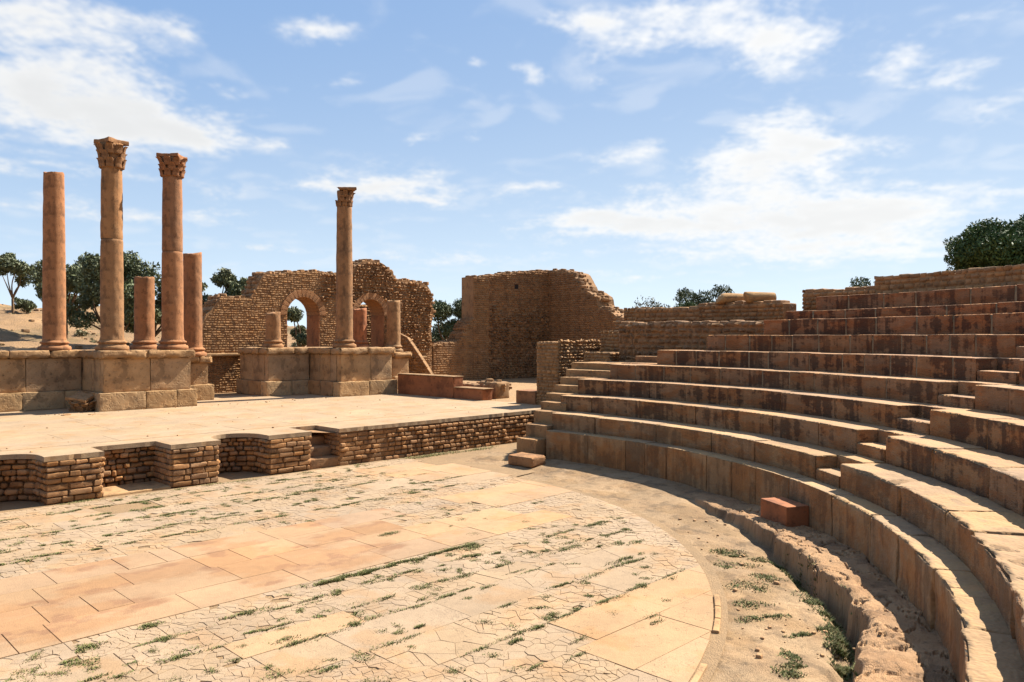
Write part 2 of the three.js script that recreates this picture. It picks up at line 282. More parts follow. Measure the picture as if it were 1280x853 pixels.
// ------------------------------------------------------------------ terrain, orchestra floor, bedrock, stage floor
const EARTH = [0.37, 0.285, 0.19], CREAM = [0.47, 0.365, 0.24], CUT = [0.40, 0.285, 0.165], RED = [0.40, 0.225, 0.125], BRICK = [0.40, 0.275, 0.16], S = 0.95;
let height;
{
  const line = (a, b, n, dense0, dense1, m) => { const o = []; for (let i = 0; i <= n; i++) o.push(mix(a, dense0, i / n)); for (let i = 1; i <= m; i++) o.push(mix(dense0, dense1, i / m)); for (let i = 1; i <= n; i++) o.push(mix(dense1, b, i / n)); return o; };
  const xs = line(-500, 500, 34, -20, 60, 200), zs = line(-600, 300, 34, -90, 24, 250), P = [], I = [];
  height = (x, z) => {
    const pit = step(-23, -20.5, x) * (1 - step(20.5, 22.5, x)) * step(-14.5, -12.5, z) * (1 - step(20.5, 23, z));
    const back = step(-27, -82, z) * (1 - step(34, 62, x)) * step(-120, -40, x);
    let y = 0.86 + back * (5.4 + 1.6 * (fbm(x * 0.03, 2, z * 0.03, 3) - 0.5) * 2) + back * (fbm(x * 0.22, 5, z * 0.22, 5) - 0.5) * 2.2 + back * (fbm(x * 0.9, 5, z * 0.9, 4) - 0.5) * 0.7 + (fbm(x * 0.5, 9, z * 0.5, 3) - 0.5) * 0.12;
    return mix(y, -1.2, pit);
  };
  for (const z of zs) for (const x of xs) P.push(x, height(x, z), z);
  const w = xs.length; for (let j = 0; j < zs.length - 1; j++) for (let i = 0; i < w - 1; i++) { const a = j * w + i; I.push(a, a + w, a + 1, a + 1, a + w, a + w + 1); }
  let g = new THREE.BufferGeometry(); g.setAttribute('position', new THREE.Float32BufferAttribute(P, 3)); g.setIndex(I); g.computeVertexNormals();
  g = dress(g, EARTH, (q, t) => { const k = 0.78 + 0.5 * fbm(q.x * 0.13, 3, q.z * 0.13, 4), dry = step(0.5, 0.62, fbm(q.x * 0.3, 7, q.z * 0.3, 4)); return [t[0] * k * (1 - 0.3 * dry), t[1] * k * (1 - 0.24 * dry), t[2] * k * (1 - 0.3 * dry)]; });
  kind(tag(obj('ground', g, M.field), 'dry tan earth rising to a low hill behind the ruins', 'ground'), 'structure');
}
const THETA1 = 128 * rad, RP = 9.43;
// the orchestra's earth bed under the paving
const floor = (() => {
  const sh = new THREE.Shape(); sh.moveTo(-12.5, 5.8); sh.lineTo(16.6, 5.8); sh.lineTo(16.6, 1); sh.absarc(0, 0, 9.6, 0, -Math.PI, true); sh.lineTo(-12.5, 0);
  const g = new THREE.ShapeGeometry(sh, 40).rotateX(-Math.PI / 2).translate(0, -0.011, 0);
  const o = kind(tag(obj('orchestra_floor', dress(g, [0.34, 0.28, 0.20]), M.dirt), 'orchestra floor of cracked cream and rusty paving slabs', 'floor'), 'structure');
  return o;
})();
const LIP = [[10, 11.1], [24, 11.12], [30, 11.0], [36, 10.86], [45, 10.80], [52, 10.87], [57, 11.04], [62, 11.0], [70, 10.9], [85, 10.85], [130, 10.9]];
function pathHeight(x, z) {   // [height, share of bare rock]
  const r = Math.hypot(x, z), deg = Math.atan2(z, x) / rad, s = step(22, 46, deg), s0 = step(17, 27, deg);
  const rough = fbm(x * 1.6, 1, z * 1.6, 5) - 0.5, fine = fbm(x * 6, 4, z * 6, 4) - 0.5;
  let k = 1; while (k < LIP.length - 1 && LIP[k][0] < deg) k++; const base = mix(LIP[k - 1][1], LIP[k][1], cl((deg - LIP[k - 1][0]) / (LIP[k][0] - LIP[k - 1][0])));
  const lip = base + 0.16 * (fbm(x * 2.1, 14, z * 2.1, 3) - 0.5) * 2;
  const path = -0.04 + 0.14 * (1 - s0) * step(10, 11.7, r) + 0.06 * s0 * (1 - s) * step(9.8, 10.8, r) - 0.04 * s * step(9.6, 10.6, r) + 0.05 * rough * 2 * (0.3 + s) + fine * 0.016 - 0.05 * s0 * step(lip - 0.4, lip - 0.05, r) - 0.15 * step(40, 50, deg) * step(lip - 0.28, lip - 0.06, r);
  const crack = Math.abs((fbm(x * 1.5 + 4, 21, z * 1.5, 5) * 6) % 1 - 0.5), block1 = fbm(x * 2.4, 41, z * 2.4, 2);
  const shelf = 0.09 + 0.105 * s + (0.03 + 0.05 * s) * rough * 1.4 + fine * (0.02 + 0.05 * s) - 0.09 * s * step(0.075, 0.0, crack) + 0.05 * step(48, 62, deg) * (Math.round(block1 * 9) / 9 - 0.5) * 2 - 0.05 * step(lip + 0.12, lip, r) * (0.2 + 0.8 * vn(x * 2.2, 3, z * 2.2));
  const t = s0 * step(lip - 0.03, lip + 0.03, r);
  return [mix(path, r > lip ? mix(path, shelf, s0) : path, 0.5) * (1 - t) + shelf * t, t];
}
{
  // bedrock and trodden earth between the paving's rim and the seats
  const nr = 170, na = 760, P = [], I = [], C = [], a0 = -14 * rad, a1 = THETA1;
  for (let i = 0; i <= na; i++) {
    const a = mix(a0, a1, i / na);
    for (let j = 0; j <= nr; j++) {
      const r = mix(9.36, 11.9, j / nr), x = r * Math.cos(a), z = r * Math.sin(a), [y, rock] = pathHeight(x, z);
      P.push(x, y, z);
      const grain = 0.72 + 0.56 * fbm(x * 1.1, 31, z * 1.1, 5), dirt = step(0.5, 0.6, fbm(x * 2.3, 37, z * 2.3, 4)) * (1 - rock);
      C.push(mix(0.42, 0.47, rock) * grain * (1 - 0.12 * dirt), mix(0.355, 0.35, rock) * grain * (1 - 0.16 * dirt), mix(0.27, 0.24, rock) * grain * (1 - 0.24 * dirt));
    }
  }
  const w = nr + 1; for (let i = 0; i < na; i++) for (let j = 0; j < nr; j++) { const a = i * w + j; I.push(a, a + w, a + 1, a + 1, a + w, a + w + 1); }
  let g = new THREE.BufferGeometry(); g.setAttribute('position', new THREE.Float32BufferAttribute(P, 3)); g.setAttribute('color', new THREE.Float32BufferAttribute(C, 3));
  const U = []; for (let i = 0; i < P.length; i += 3) U.push(P[i], P[i + 2]); g.setAttribute('uv', new THREE.Float32BufferAttribute(U, 2)); g.setIndex(I); g.computeVertexNormals();
  kind(tag(obj('bedrock_path', g, M.rock), 'trodden earth path with a broken bedrock lip curving below the lowest seats', 'path'), 'structure');
  // loose stones broken from the lip
  const R = rng(19), bits = []; for (let i = 0; i < 150; i++) { const an = (28 + R() * 62) * rad, r = 9.7 + R() * 1.9, x = r * Math.cos(an), z = r * Math.sin(an), q = 0.012 + R() * R() * R() * 0.07; bits.push(block(q * 1.6, q, q * 1.2, { cell: 0.2, b: q * 0.3, amp: q * 0.25, freq: 14, tint: vary([0.46, 0.35, 0.24], R, 0.2), map: place(x, pathHeight(x, z)[0] - q * 0.25, z, R() * 6) })); }
  kind(tag(obj('loose_gravel', mergeGeometries(bits), M.stoneFine), 'small stones scattered on the path below the seats', 'gravel'), 'stuff');
}
// paving: courses of slabs along the stage, some whole, most broken
{
  const R = rng(5), whole = [], broken = [];
  const inside = (x, z) => Math.hypot(x, Math.max(z, 0)) < RP && z > -4.12 && x > -9.4 && (z > -0.6 || x < 10.4 - (z + 0.6) * 0.9);
  const red = (x, z) => x > -4 && x < 4.75 && z > 0.62 && z < 3.68;
  const cream = (x, z) => (z > 6.95 && x > 2.7) || (x > 4.75 && x < 7.0 && z > 2.3 && z < 3.9) || (x > 6.6 && z > 0.3 && z < 2.4) || (x > 7.6 && z < -1.2 && z > -3.2 && x < 12) || (x > -0.1 && x < 1.5 && z > 4.95 && z < 5.45);
  const cut = (poly, px, pz, nx, nz) => { const a = [], n = poly.length; for (let i = 0; i < n; i++) { const p = poly[i], q = poly[(i + 1) % n], dp = (p[0] - px) * nx + (p[1] - pz) * nz, dq = (q[0] - px) * nx + (q[1] - pz) * nz; if (dp >= 0) a.push(p); if (dp * dq < 0) { const t = dp / (dp - dq); a.push([mix(p[0], q[0], t), mix(p[1], q[1], t)]); } } return a; };
  const areaOf = (p) => { let a = 0; for (let i = 0; i < p.length; i++) { const [x, z] = p[i], [X, Z] = p[(i + 1) % p.length]; a += x * Z - X * z; } return Math.abs(a) / 2; };
  const mid = (p) => [p.reduce((s, q) => s + q[0], 0) / p.length, p.reduce((s, q) => s + q[1], 0) / p.length];
  const shrink = (p, g) => { let q = p; const [cx, cz] = mid(p), n = p.length; for (let i = 0; i < n; i++) { const a = p[i], b = p[(i + 1) % n]; let nx = -(b[1] - a[1]), nz = b[0] - a[0]; const l = Math.hypot(nx, nz); if (l < 1e-5) continue; nx /= l; nz /= l; if ((cx - a[0]) * nx + (cz - a[1]) * nz < 0) { nx = -nx; nz = -nz; } q = cut(q, a[0] + nx * g, a[1] + nz * g, nx, nz); if (q.length < 3) return null; } return q; };
  const toRim = (p) => { const [cx, cz] = mid(p); if (cz < 0.2) return p; let q = p; for (const da of [-0.03, 0, 0.03]) { const a = Math.atan2(cz, cx) + da; q = cut(q, RP * Math.cos(a), RP * Math.sin(a), -Math.cos(a), -Math.sin(a)); if (q.length < 3) return null; } return q; };
  const shatter = (p, goal, out) => {   // break a slab into compact pieces round scattered points
    const xs = p.map((q) => q[0]), zs = p.map((q) => q[1]), x0 = Math.min(...xs), x1 = Math.max(...xs), z0 = Math.min(...zs), z1 = Math.max(...zs), sd = Math.sqrt(goal), nx = Math.max(1, Math.round((x1 - x0) / sd)), nz = Math.max(1, Math.round((z1 - z0) / sd)), pts = [];
    for (let i = 0; i < nx; i++) for (let j = 0; j < nz; j++) if (R() > 0.22) pts.push([mix(x0, x1, (i + 0.5 + (R() - 0.5) * 1.3) / nx), mix(z0, z1, (j + 0.5 + (R() - 0.5) * 1.3) / nz)]);
    if (pts.length < 2) { out.push(p); return; }
    for (const a of pts) { let q = p; for (const b of pts) { const dx = a[0] - b[0], dz = a[1] - b[1]; if (a === b || dx * dx + dz * dz > goal * 14) continue; q = cut(q, (a[0] + b[0]) / 2, (a[1] + b[1]) / 2, dx, dz); if (q.length < 3) break; } if (q.length > 2) out.push(q); }
  };
  const add = (p, g, c, big, lift = 0) => {
    p = toRim(p); if (!p || p.length < 3) return; p = shrink(p, g); if (!p || p.length < 3 || areaOf(p) < 0.0012) return;
    const [cx, cz] = mid(p); if (!inside(cx, cz)) return;
    (big ? whole : broken).push([areaOf(p), p, c, (R() - 0.5) * 0.007 * (big ? 0.5 : 1) + lift, [(R() - 0.5) * (big ? 0.006 : 0.025), (R() - 0.5) * (big ? 0.006 : 0.025)]]);
  };
  const zl = [-4.1, -3.35, -2.5, -1.75, -0.9, -0.15, 0.62, 1.38, 2.15, 2.92, 3.68, 4.35, 4.97, 5.46, 6.2, 6.98, 7.7, 8.45, 9.45];
  for (let k = 0; k + 1 < zl.length; k++) {
    let x = -9.4 + R() * 0.7;
    while (x < 14) {
      const x1 = x + 0.75 + R() * 0.85, z0 = zl[k], z1 = zl[k + 1], cx = (x + x1) / 2, cz = (z0 + z1) / 2;
      if (cx > -9.4) {
        const p = [[x, z0], [x1, z0], [x1, z1], [x, z1]], isRed = red(cx, cz), isCream = cream(cx, cz);
        if (isRed || isCream) {
          const c = isRed ? vary([0.47, 0.345, 0.235], R, 0.09, 0.08) : vary([0.50, 0.375, 0.24], R, 0.06, 0.06);
          if (isRed && R() < 0.25) { const xm = mix(x, x1, 0.35 + R() * 0.3); add([[x, z0], [xm, z0], [xm, z1], [x, z1]], 0.005, c, true, 0.005); add([[xm, z0], [x1, z0], [x1, z1], [xm, z1]], 0.005, vary(c, R, 0.1), true, 0.005); } else add(p, 0.003, c, true, 0.005);
        } else {
          const bits = [], goal = R() < 0.10 ? 0.9 : R() < 0.10 ? 0.06 : 0.005 + R() * 0.010; shatter(p, goal, bits);
          const c = vary([0.445, 0.372, 0.278], R, 0.06, 0.05); for (const q of bits) if (R() > 0.025) add(q, 0.0008 + R() * R() * R() * 0.007, vary(c, R, 0.05, 0.03), bits.length < 3);
        }
      }
      x = x1;
    }
  }
  const cx0 = camera.position.x, cz0 = camera.position.z, seen = ([A, p]) => { const [x, z] = mid(p), d = Math.hypot(x - cx0, z - cz0), f = ((x - cx0) - (z - cz0)) / Math.SQRT2 / d; return f > 0.8 ? A / (d * d * d) : 0; };
  broken.sort((a, b) => seen(b) - seen(a));
  const make = ([, p, c, dy, tilt]) => prism(p, dy, -0.06, c, 0.0025, tilt);
  for (const w of whole) { const [x, z] = mid(w[1]); obj('paving_slab', make(w), red(x, z) ? M.paveRed : M.pave, floor); }
  for (const w of broken.slice(0, 300)) obj('paving_fragment', make(w), M.pave, floor);
  kind(obj('small_paving_fragments', mergeGeometries(broken.slice(300).map(make)), M.pave, floor), 'stuff');
  // rim stones on edge
  for (let a = 56 * rad; a < 100 * rad;) { const l = 0.25 + R() * 0.4, da = l / RP; if (R() < 0.6) obj('rim_stone', block(l - 0.02, 0.09, 0.07, { b: 0.012, amp: 0.012, cell: 0.12, tint: vary([0.5, 0.39, 0.26], R), flip: true, map: (x, y, z) => { const r = RP + 0.015 + z, t = a + x / RP; return V(r * Math.cos(t), -0.07 + y, r * Math.sin(t)); } }), M.stoneFine, floor); a += da; }
}
// stage floor with its niched front edge
const niches = [];   // [x0, x1, depth, curved]
for (const n of [[-5.9, -4.65, 1.25, 1], [-3.05, -1.62, 0.95, 0], [-0.5, 0.8, 1.0, 1], [1.83, 3.25, 0.95, 0], [4.3, 5.55, 1.1, 1], [6.63, 7.5, 1.2, 0]]) niches.push(n);
const ZF = -4.28;
function stageOutline(over, back, x0, x1) {
  const sh = new THREE.Shape(), f = -(ZF + over); sh.moveTo(x0, f);
  for (const [a, b, d, curved] of niches) {
    const A = a + over, B = b - over;
    sh.lineTo(A, f);
    if (curved) { const cx = (A + B) / 2, w = (B - A) / 2, dd = d - 2 * over - 0.35; sh.lineTo(A, f + 0.35); for (let k = 1; k < 14; k++) { const t = Math.PI * k / 14; sh.lineTo(cx - w * Math.cos(t), f + 0.35 + dd * Math.sin(t)); } sh.lineTo(B, f + 0.35); } else { sh.lineTo(A, f + d - 2 * over); sh.lineTo(B, f + d - 2 * over); }
    sh.lineTo(B, f);
  }
  sh.lineTo(x1, f); sh.lineTo(x1, back); sh.lineTo(x0, back); sh.closePath(); return sh;
}
{
  const rim = stageOutline(0.035, 16.9, -13, 16.28).getPoints(), RR = rng(99), worn = [];
  for (let i = 0; i < rim.length; i++) { const a = rim[i], b = rim[(i + 1) % rim.length], n = a.y < 6 && b.y < 6 ? Math.max(1, Math.floor(a.distanceTo(b) / 0.11)) : 1; worn.push(a); for (let k = 1; k < n; k++) { const q = a.clone().lerp(b, k / n), bite = RR() < 0.08 ? 0.05 : 0.012; q.x += (RR() - 0.5) * 0.012; q.y += RR() * bite; worn.push(q); } }
  const g = new THREE.ExtrudeGeometry(new THREE.Shape(worn), { depth: 0.1, bevelEnabled: false }).rotateX(-Math.PI / 2).translate(0, S - 0.1, 0);
  const st = kind(tag(obj('stage_floor', dress(g, [0.47, 0.385, 0.275]), M.pave), 'smooth cream mortar floor of the stage with reddish edge', 'floor'), 'structure');
  // screed bays along the front edge
  const R = rng(8);
  for (let x = -8; x < 14.8; x += 0) { const l = 1.4 + R() * 1.6; obj('floor_panel', prism([[x + 0.004, -6.95], [x + l - 0.004, -6.95], [x + l - 0.004, -5.75], [x + 0.004, -5.75]], S + 0.006, S - 0.02, vary([0.475, 0.395, 0.285], R, 0.06, 0.04), 0.003), M.pave, st); x += l; }
  for (let k = 0; k < 5; k++) for (let x = -8 - R(); x < 15; x += 0) { const l = 1.8 + R() * 1.6, z0 = -8.25 - k * 1.3; if (x + l < 16) obj('floor_panel', prism([[x + 0.003, z0], [x + l - 0.003, z0], [x + l - 0.003, z0 + 1.29], [x + 0.003, z0 + 1.29]], S + 0.005, S - 0.02, vary([0.47, 0.39, 0.28], R, 0.055, 0.04), 0.003), M.pave, st); x += l; }
  const yard = boxAt(16.29, 34, S - 0.5, S - 0.004, -20, -4.3, [0.45, 0.35, 0.235]); kind(tag(obj('courtyard_floor', yard, M.dirt), 'pale trodden yard beyond the side gate', 'floor'), 'structure');
  const rear = boxAt(-13, 16.28, S - 0.5, S - 0.012, -19.2, -16.85, [0.40, 0.30, 0.20]); kind(tag(obj('passage_floor', rear, M.dirt), 'earth floor of the passage behind the column podiums', 'floor'), 'structure');
}

// ------------------------------------------------------------------ seats
const rows = [
  { R: 11.72, y: 0.83, h: 1.15, a: -4.6, n: 'lowest pale ring wall of tall upright slabs round the orchestra', c: [0.48, 0.36, 0.23], m: 'seat0', len: [0.6, 1.5], gap: 0.005, wear: 0.8, deep: 0.42 },
  { R: 12.09, y: 1.25, h: 0.50, a: -5.0, n: 'first curved seat row, standing just behind the ring wall', c: [0.47, 0.345, 0.22], m: 'seat0', len: [1.0, 2.1], gap: 0.005, wear: 0.9 },
  { R: 12.86, y: 1.68, h: 0.46, a: -6.2, n: 'second curved seat row above the ring wall', c: [0.46, 0.325, 0.205], m: 'seat2', len: [0.9, 1.9], gap: 0.006, wear: 0.5 },
  { R: 13.63, y: 2.10, h: 0.46, a: -6.0, n: 'third curved seat row above the ring wall', c: [0.46, 0.315, 0.195], m: 'seat1', len: [0.9, 1.8], gap: 0.006, wear: 0.35 },
  { R: 14.40, y: 2.51, h: 0.45, a: -3.6, n: 'fourth curved seat row above the ring wall', c: [0.47, 0.315, 0.195], m: 'seat2', len: [0.7, 1.5], gap: 0.012, wear: 0.2 },
  { R: 15.17, y: 2.93, h: 0.46, a: 0.6, n: 'fifth curved seat row above the ring wall', c: [0.47, 0.30, 0.185], m: 'seat1', len: [0.6, 1.0], gap: 0.024, wear: 0.15 },
  { R: 15.95, y: 3.35, h: 0.46, a: 4.9, n: 'sixth curved seat row above the ring wall, heavily blackened', c: [0.47, 0.29, 0.175], m: 'seat2', len: [0.6, 1.0], gap: 0.026, wear: 0.12 },
  { R: 16.72, y: 3.77, h: 0.46, a: 9.4, n: 'seventh curved seat row above the ring wall, orange red', c: [0.48, 0.27, 0.155], m: 'seat1', len: [0.8, 1.25], gap: 0.03, wear: 0.1 },
  { R: 17.50, y: 4.02, h: 0.30, a: 9.9, n: 'low curved step behind the seventh seat row', c: [0.47, 0.275, 0.16], m: 'seat1', len: [0.8, 1.3], gap: 0.03, wear: 0.1 },
  { R: 18.30, y: 4.43, h: 0.46, a: 11.2, n: 'topmost curved seat row under the rim wall', c: [0.47, 0.275, 0.16], m: 'seat2', len: [0.9, 1.5], gap: 0.03, wear: 0.1 },
];
const ST0 = 36.6 * rad, ST1 = 40.3 * rad;
const polar = (r0, y0, a0) => (x, y, z) => { const a = a0 + x / r0, r = r0 + z; return V(r * Math.cos(a), y0 + y, r * Math.sin(a)); };
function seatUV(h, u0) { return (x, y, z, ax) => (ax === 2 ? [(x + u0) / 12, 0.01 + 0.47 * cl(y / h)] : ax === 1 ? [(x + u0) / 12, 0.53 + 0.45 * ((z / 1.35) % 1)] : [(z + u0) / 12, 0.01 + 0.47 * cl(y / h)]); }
rows.forEach((row, i) => {
  const R = rng(900 + i * 13), t = thing('seat_row', row.n, 'seat row', 'curved seat rows'), hasStair = i > 0 && i < 8, deep = row.deep ?? (i === 7 || i === 8 ? 0.84 : 0.80), mat = M[row.m];
  const pale = i > 3, mortar = [0.40, 0.31, 0.21];
  const run = (a0, a1, r0, dp, name = 'stone_block', top = row.y) => {
    let a = a0;
    while (a < a1 - 1e-4) {
      let l = mix(row.len[0], row.len[1], R()); let e = a + l / r0; if (a1 - e < row.len[0] * 0.6 / r0) e = a1; l = (e - a) * r0 - row.gap;
      const md = (a + e) / 2 / rad, near = md > 42 && i < 3 ? 1 : 0, w = row.wear * (0.35 + 0.65 * step(30, 60, md)), c = vary(row.c, R, 0.08, 0.08);
      const hh = row.h + (top - row.y);
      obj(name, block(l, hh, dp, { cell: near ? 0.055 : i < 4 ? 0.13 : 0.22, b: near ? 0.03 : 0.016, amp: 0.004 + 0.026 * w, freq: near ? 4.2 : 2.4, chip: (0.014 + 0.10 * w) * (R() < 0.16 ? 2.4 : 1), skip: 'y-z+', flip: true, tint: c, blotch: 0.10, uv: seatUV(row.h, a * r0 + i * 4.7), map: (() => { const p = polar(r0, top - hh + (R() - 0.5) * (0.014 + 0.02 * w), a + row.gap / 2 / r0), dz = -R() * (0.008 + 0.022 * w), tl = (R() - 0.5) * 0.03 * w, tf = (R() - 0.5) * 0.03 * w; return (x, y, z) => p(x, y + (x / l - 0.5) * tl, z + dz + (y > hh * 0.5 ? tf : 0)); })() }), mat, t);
      a = e;
    }
  };
  const a0 = row.a * rad;
  if (hasStair) {
    run(a0, ST0, row.R, deep); run(ST1, THETA1, row.R, deep);
    run(ST0, ST1, row.R + 0.40, deep - 0.40, 'stair_back');
    obj('step', block((ST1 - ST0) * row.R - 0.02, row.h - 0.22, 0.42, { cell: 0.12, b: 0.02, amp: 0.012, chip: 0.03, flip: true, skip: 'y-', tint: vary(row.c, R, 0.08), uv: seatUV(row.h, i * 3.1), map: polar(row.R - 0.015, row.y - row.h, ST0 + 0.01 / row.R) }), mat, t);
  } else run(a0, THETA1, row.R, deep);
  // bedding mortar that shows in the joints
  const P = [], I = []; const r0 = row.R + (pale ? 0.007 : 0.03); let n = 0;
  for (const [p, q, rr] of hasStair ? [[a0, ST0, r0], [ST0, ST1, r0 + 0.40], [ST1, THETA1, r0]] : [[a0, THETA1, r0]]) {
    const m = Math.ceil((q - p) / 0.02); for (let k = 0; k <= m; k++) { const a = mix(p + 0.001, q - 0.001, k / m), c = Math.cos(a), s = Math.sin(a), y1 = row.y - 0.02, y0 = row.y - row.h; P.push(rr * c, y0, rr * s, rr * c, y1, rr * s, (row.R + deep) * c, y1, (row.R + deep) * s); if (k < m) { const b = n + k * 3; I.push(b, b + 4, b + 1, b, b + 3, b + 4, b + 1, b + 5, b + 2, b + 1, b + 4, b + 5); } } n += (m + 1) * 3;
  }
  let g = new THREE.BufferGeometry(); g.setAttribute('position', new THREE.Float32BufferAttribute(P, 3)); g.setIndex(I); g.computeVertexNormals(); obj('mortar_bed', dress(g, mortar), M.stone, t);
});
// the flight beside the cut ends of the rows
{
  const t = thing('side_stair', 'flight of worn stone steps at the cut end of the seat rows', 'stairs'), R = rng(61);
  const st = [[10.60, 0.28, -1.30, -0.42], [11.36, 0.60, -1.72, -1.0], [11.80, 0.93, -1.80, -1.0], [12.22, 1.26, -1.90, -1.06], [12.72, 1.47, -2.10, -1.14], [13.16, 1.68, -2.30, -1.36], [13.66, 1.89, -2.42, -1.44], [14.12, 2.10, -2.60, -1.44], [14.55, 2.31, -2.75, -0.95], [15.0, 2.51, -2.9, -0.95]];
  st.forEach(([x, y, z0, z1], i) => { const dx = i === 0 ? 0.55 : (st[i + 1]?.[0] ?? x + 1.6) - x + 0.1, h = i === 0 ? 0.27 : y - (st[i - 1][1]) + 0.10; obj('step', block(dx, h, z1 - z0, { cell: 0.13, b: i ? 0.016 : 0.05, amp: i ? 0.012 : 0.03, chip: 0.03, tint: vary(i ? CUT : [0.42, 0.27, 0.15], R, 0.1), blotch: 0.15, u0: i * 3.3, v0: i, map: place(x, y - h, z0) }), M.stone, t); });
  obj('stair_core', boxAt(11.85, 17.5, -0.1, 0.5, -1.75, -0.6, CUT), M.stone, t);
  obj('stair_core', boxAt(12.4, 17.5, 0.4, 1.22, -2.0, -1.0, CUT), M.stone, t); obj('stair_core', boxAt(13.3, 17.5, 1.1, 1.62, -2.2, -1.3, CUT), M.stone, t); obj('stair_core', boxAt(14.2, 17.5, 1.5, 2.05, -2.4, -1.3, CUT), M.stone, t);
}
// terraces that carry the lost ends of the upper rows
{
  const t = thing('seat_terrace', 'bare stepped terraces where the upper seat ends are lost', 'terrace');
  const slab = (r, y, h, a0, a1, dp) => obj('terrace_slab', block((a1 - a0) * rad * r, h, dp, { cell: 0.3, b: 0.02, amp: 0.012, chip: 0.04, flip: true, tint: [0.40, 0.26, 0.15], blotch: 0.15, map: polar(r, y - h, a0 * rad) }), M.stone, t);
  slab(14.44, 2.12, 0.4, -9.5, -3.7, 1.0); slab(15.4, 2.12, 0.4, -9.2, -4.3, 3.2); slab(15.2, 2.53, 0.45, -4.2, 0.5, 1.2); slab(16.0, 2.72, 0.5, -4.2, 4.8, 1.2); slab(16.4, 3.30, 0.5, 3.6, 9.3, 1.2);
}
// ------------------------------------------------------------------ walls round the seats
const tanStone = (c, a = 0.22, hue = 0.12) => (R) => vary(c, R, a, hue);
{
  const arcWall = (name, label, r, a0, a1, y0, y1, dp, c, o, seed) => {
    const t = thing(name, label, 'wall'), R = rng(seed), l = (a1 - a0) * rad * r;
    obj('wall_core', block(l, y1 - y0, dp, { cell: 0.35, b: 0.03, amp: 0.02, flip: true, tint: c, map: polar(r, y0, a0 * rad) }), M.stone, t);
    kind(obj('facing_stones', masonry(faceR(r + 0.004, y0, a0 * rad), l, y1 - y0 - 0.02, { tint: tanStone(c), R, ...o }), M.stoneFine, t), 'stuff');
    const n = Math.floor(l / 0.32); for (let k = 0; k < n; k++) obj('cap_stone', block(0.27 + R() * 0.06, 0.11 + R() * 0.05, dp * 0.75, { cell: 0.2, b: 0.035, amp: 0.03, freq: 5, flip: true, skip: 'y-', tint: vary(c, R, 0.2, 0.1), map: polar(r + 0.01 + R() * 0.05, y1 - 0.045 - R() * 0.02, a0 * rad + (k + 0.1) * 0.32 / r) }), M.stoneFine, t);
    if (a0 > 5) kind(obj('end_stones', masonry((u, v, d) => { const q = r + u; const a = a0 * rad - d / r; return V(q * Math.cos(a), y0 + v, q * Math.sin(a)); }, dp, y1 - y0, { tint: tanStone(c), R, ...o }), M.stoneFine, t), 'stuff');
  };
  arcWall('rim_wall', 'low coursed rim wall above the topmost seat row, ending beside the fallen column drums', 19.05, 8.4, 15.4, 3.9, 4.60, 0.7, BRICK, { course: [0.10, 0.13], len: [0.12, 0.26] }, 21);
  arcWall('rim_wall', 'taller coursed rim wall above the topmost seat row, below the big dark tree', 19.05, 15.2, 124, 3.9, 4.86, 0.7, BRICK, { course: [0.11, 0.15], len: [0.15, 0.32] }, 22);
  arcWall('rubble_wall', 'shaded rubble retaining wall of dark round stones behind the upper terrace', 17.2, -8.6, 8.6, 2.4, 3.70, 0.6, [0.36, 0.245, 0.15], { course: [0.15, 0.20], len: [0.16, 0.3], deep: [0.05, 0.10], wild: 0.03, inset: 0.35 }, 23);
  arcWall('parapet_wall', 'low sunlit brick parapet on the lost upper seats, in front of the bushes', 18.2, -8.4, -1.0, 3.3, 4.18, 0.7, [0.40, 0.27, 0.155], { course: [0.12, 0.15], len: [0.15, 0.32], deep: [0.03, 0.06] }, 24);
  arcWall('parapet_wall', 'low sunlit brick parapet carrying the fallen column drums', 18.25, -1.4, 8.0, 3.3, 4.30, 0.7, [0.38, 0.25, 0.14], { course: [0.11, 0.14], len: [0.15, 0.3], deep: [0.03, 0.06] }, 25);
}
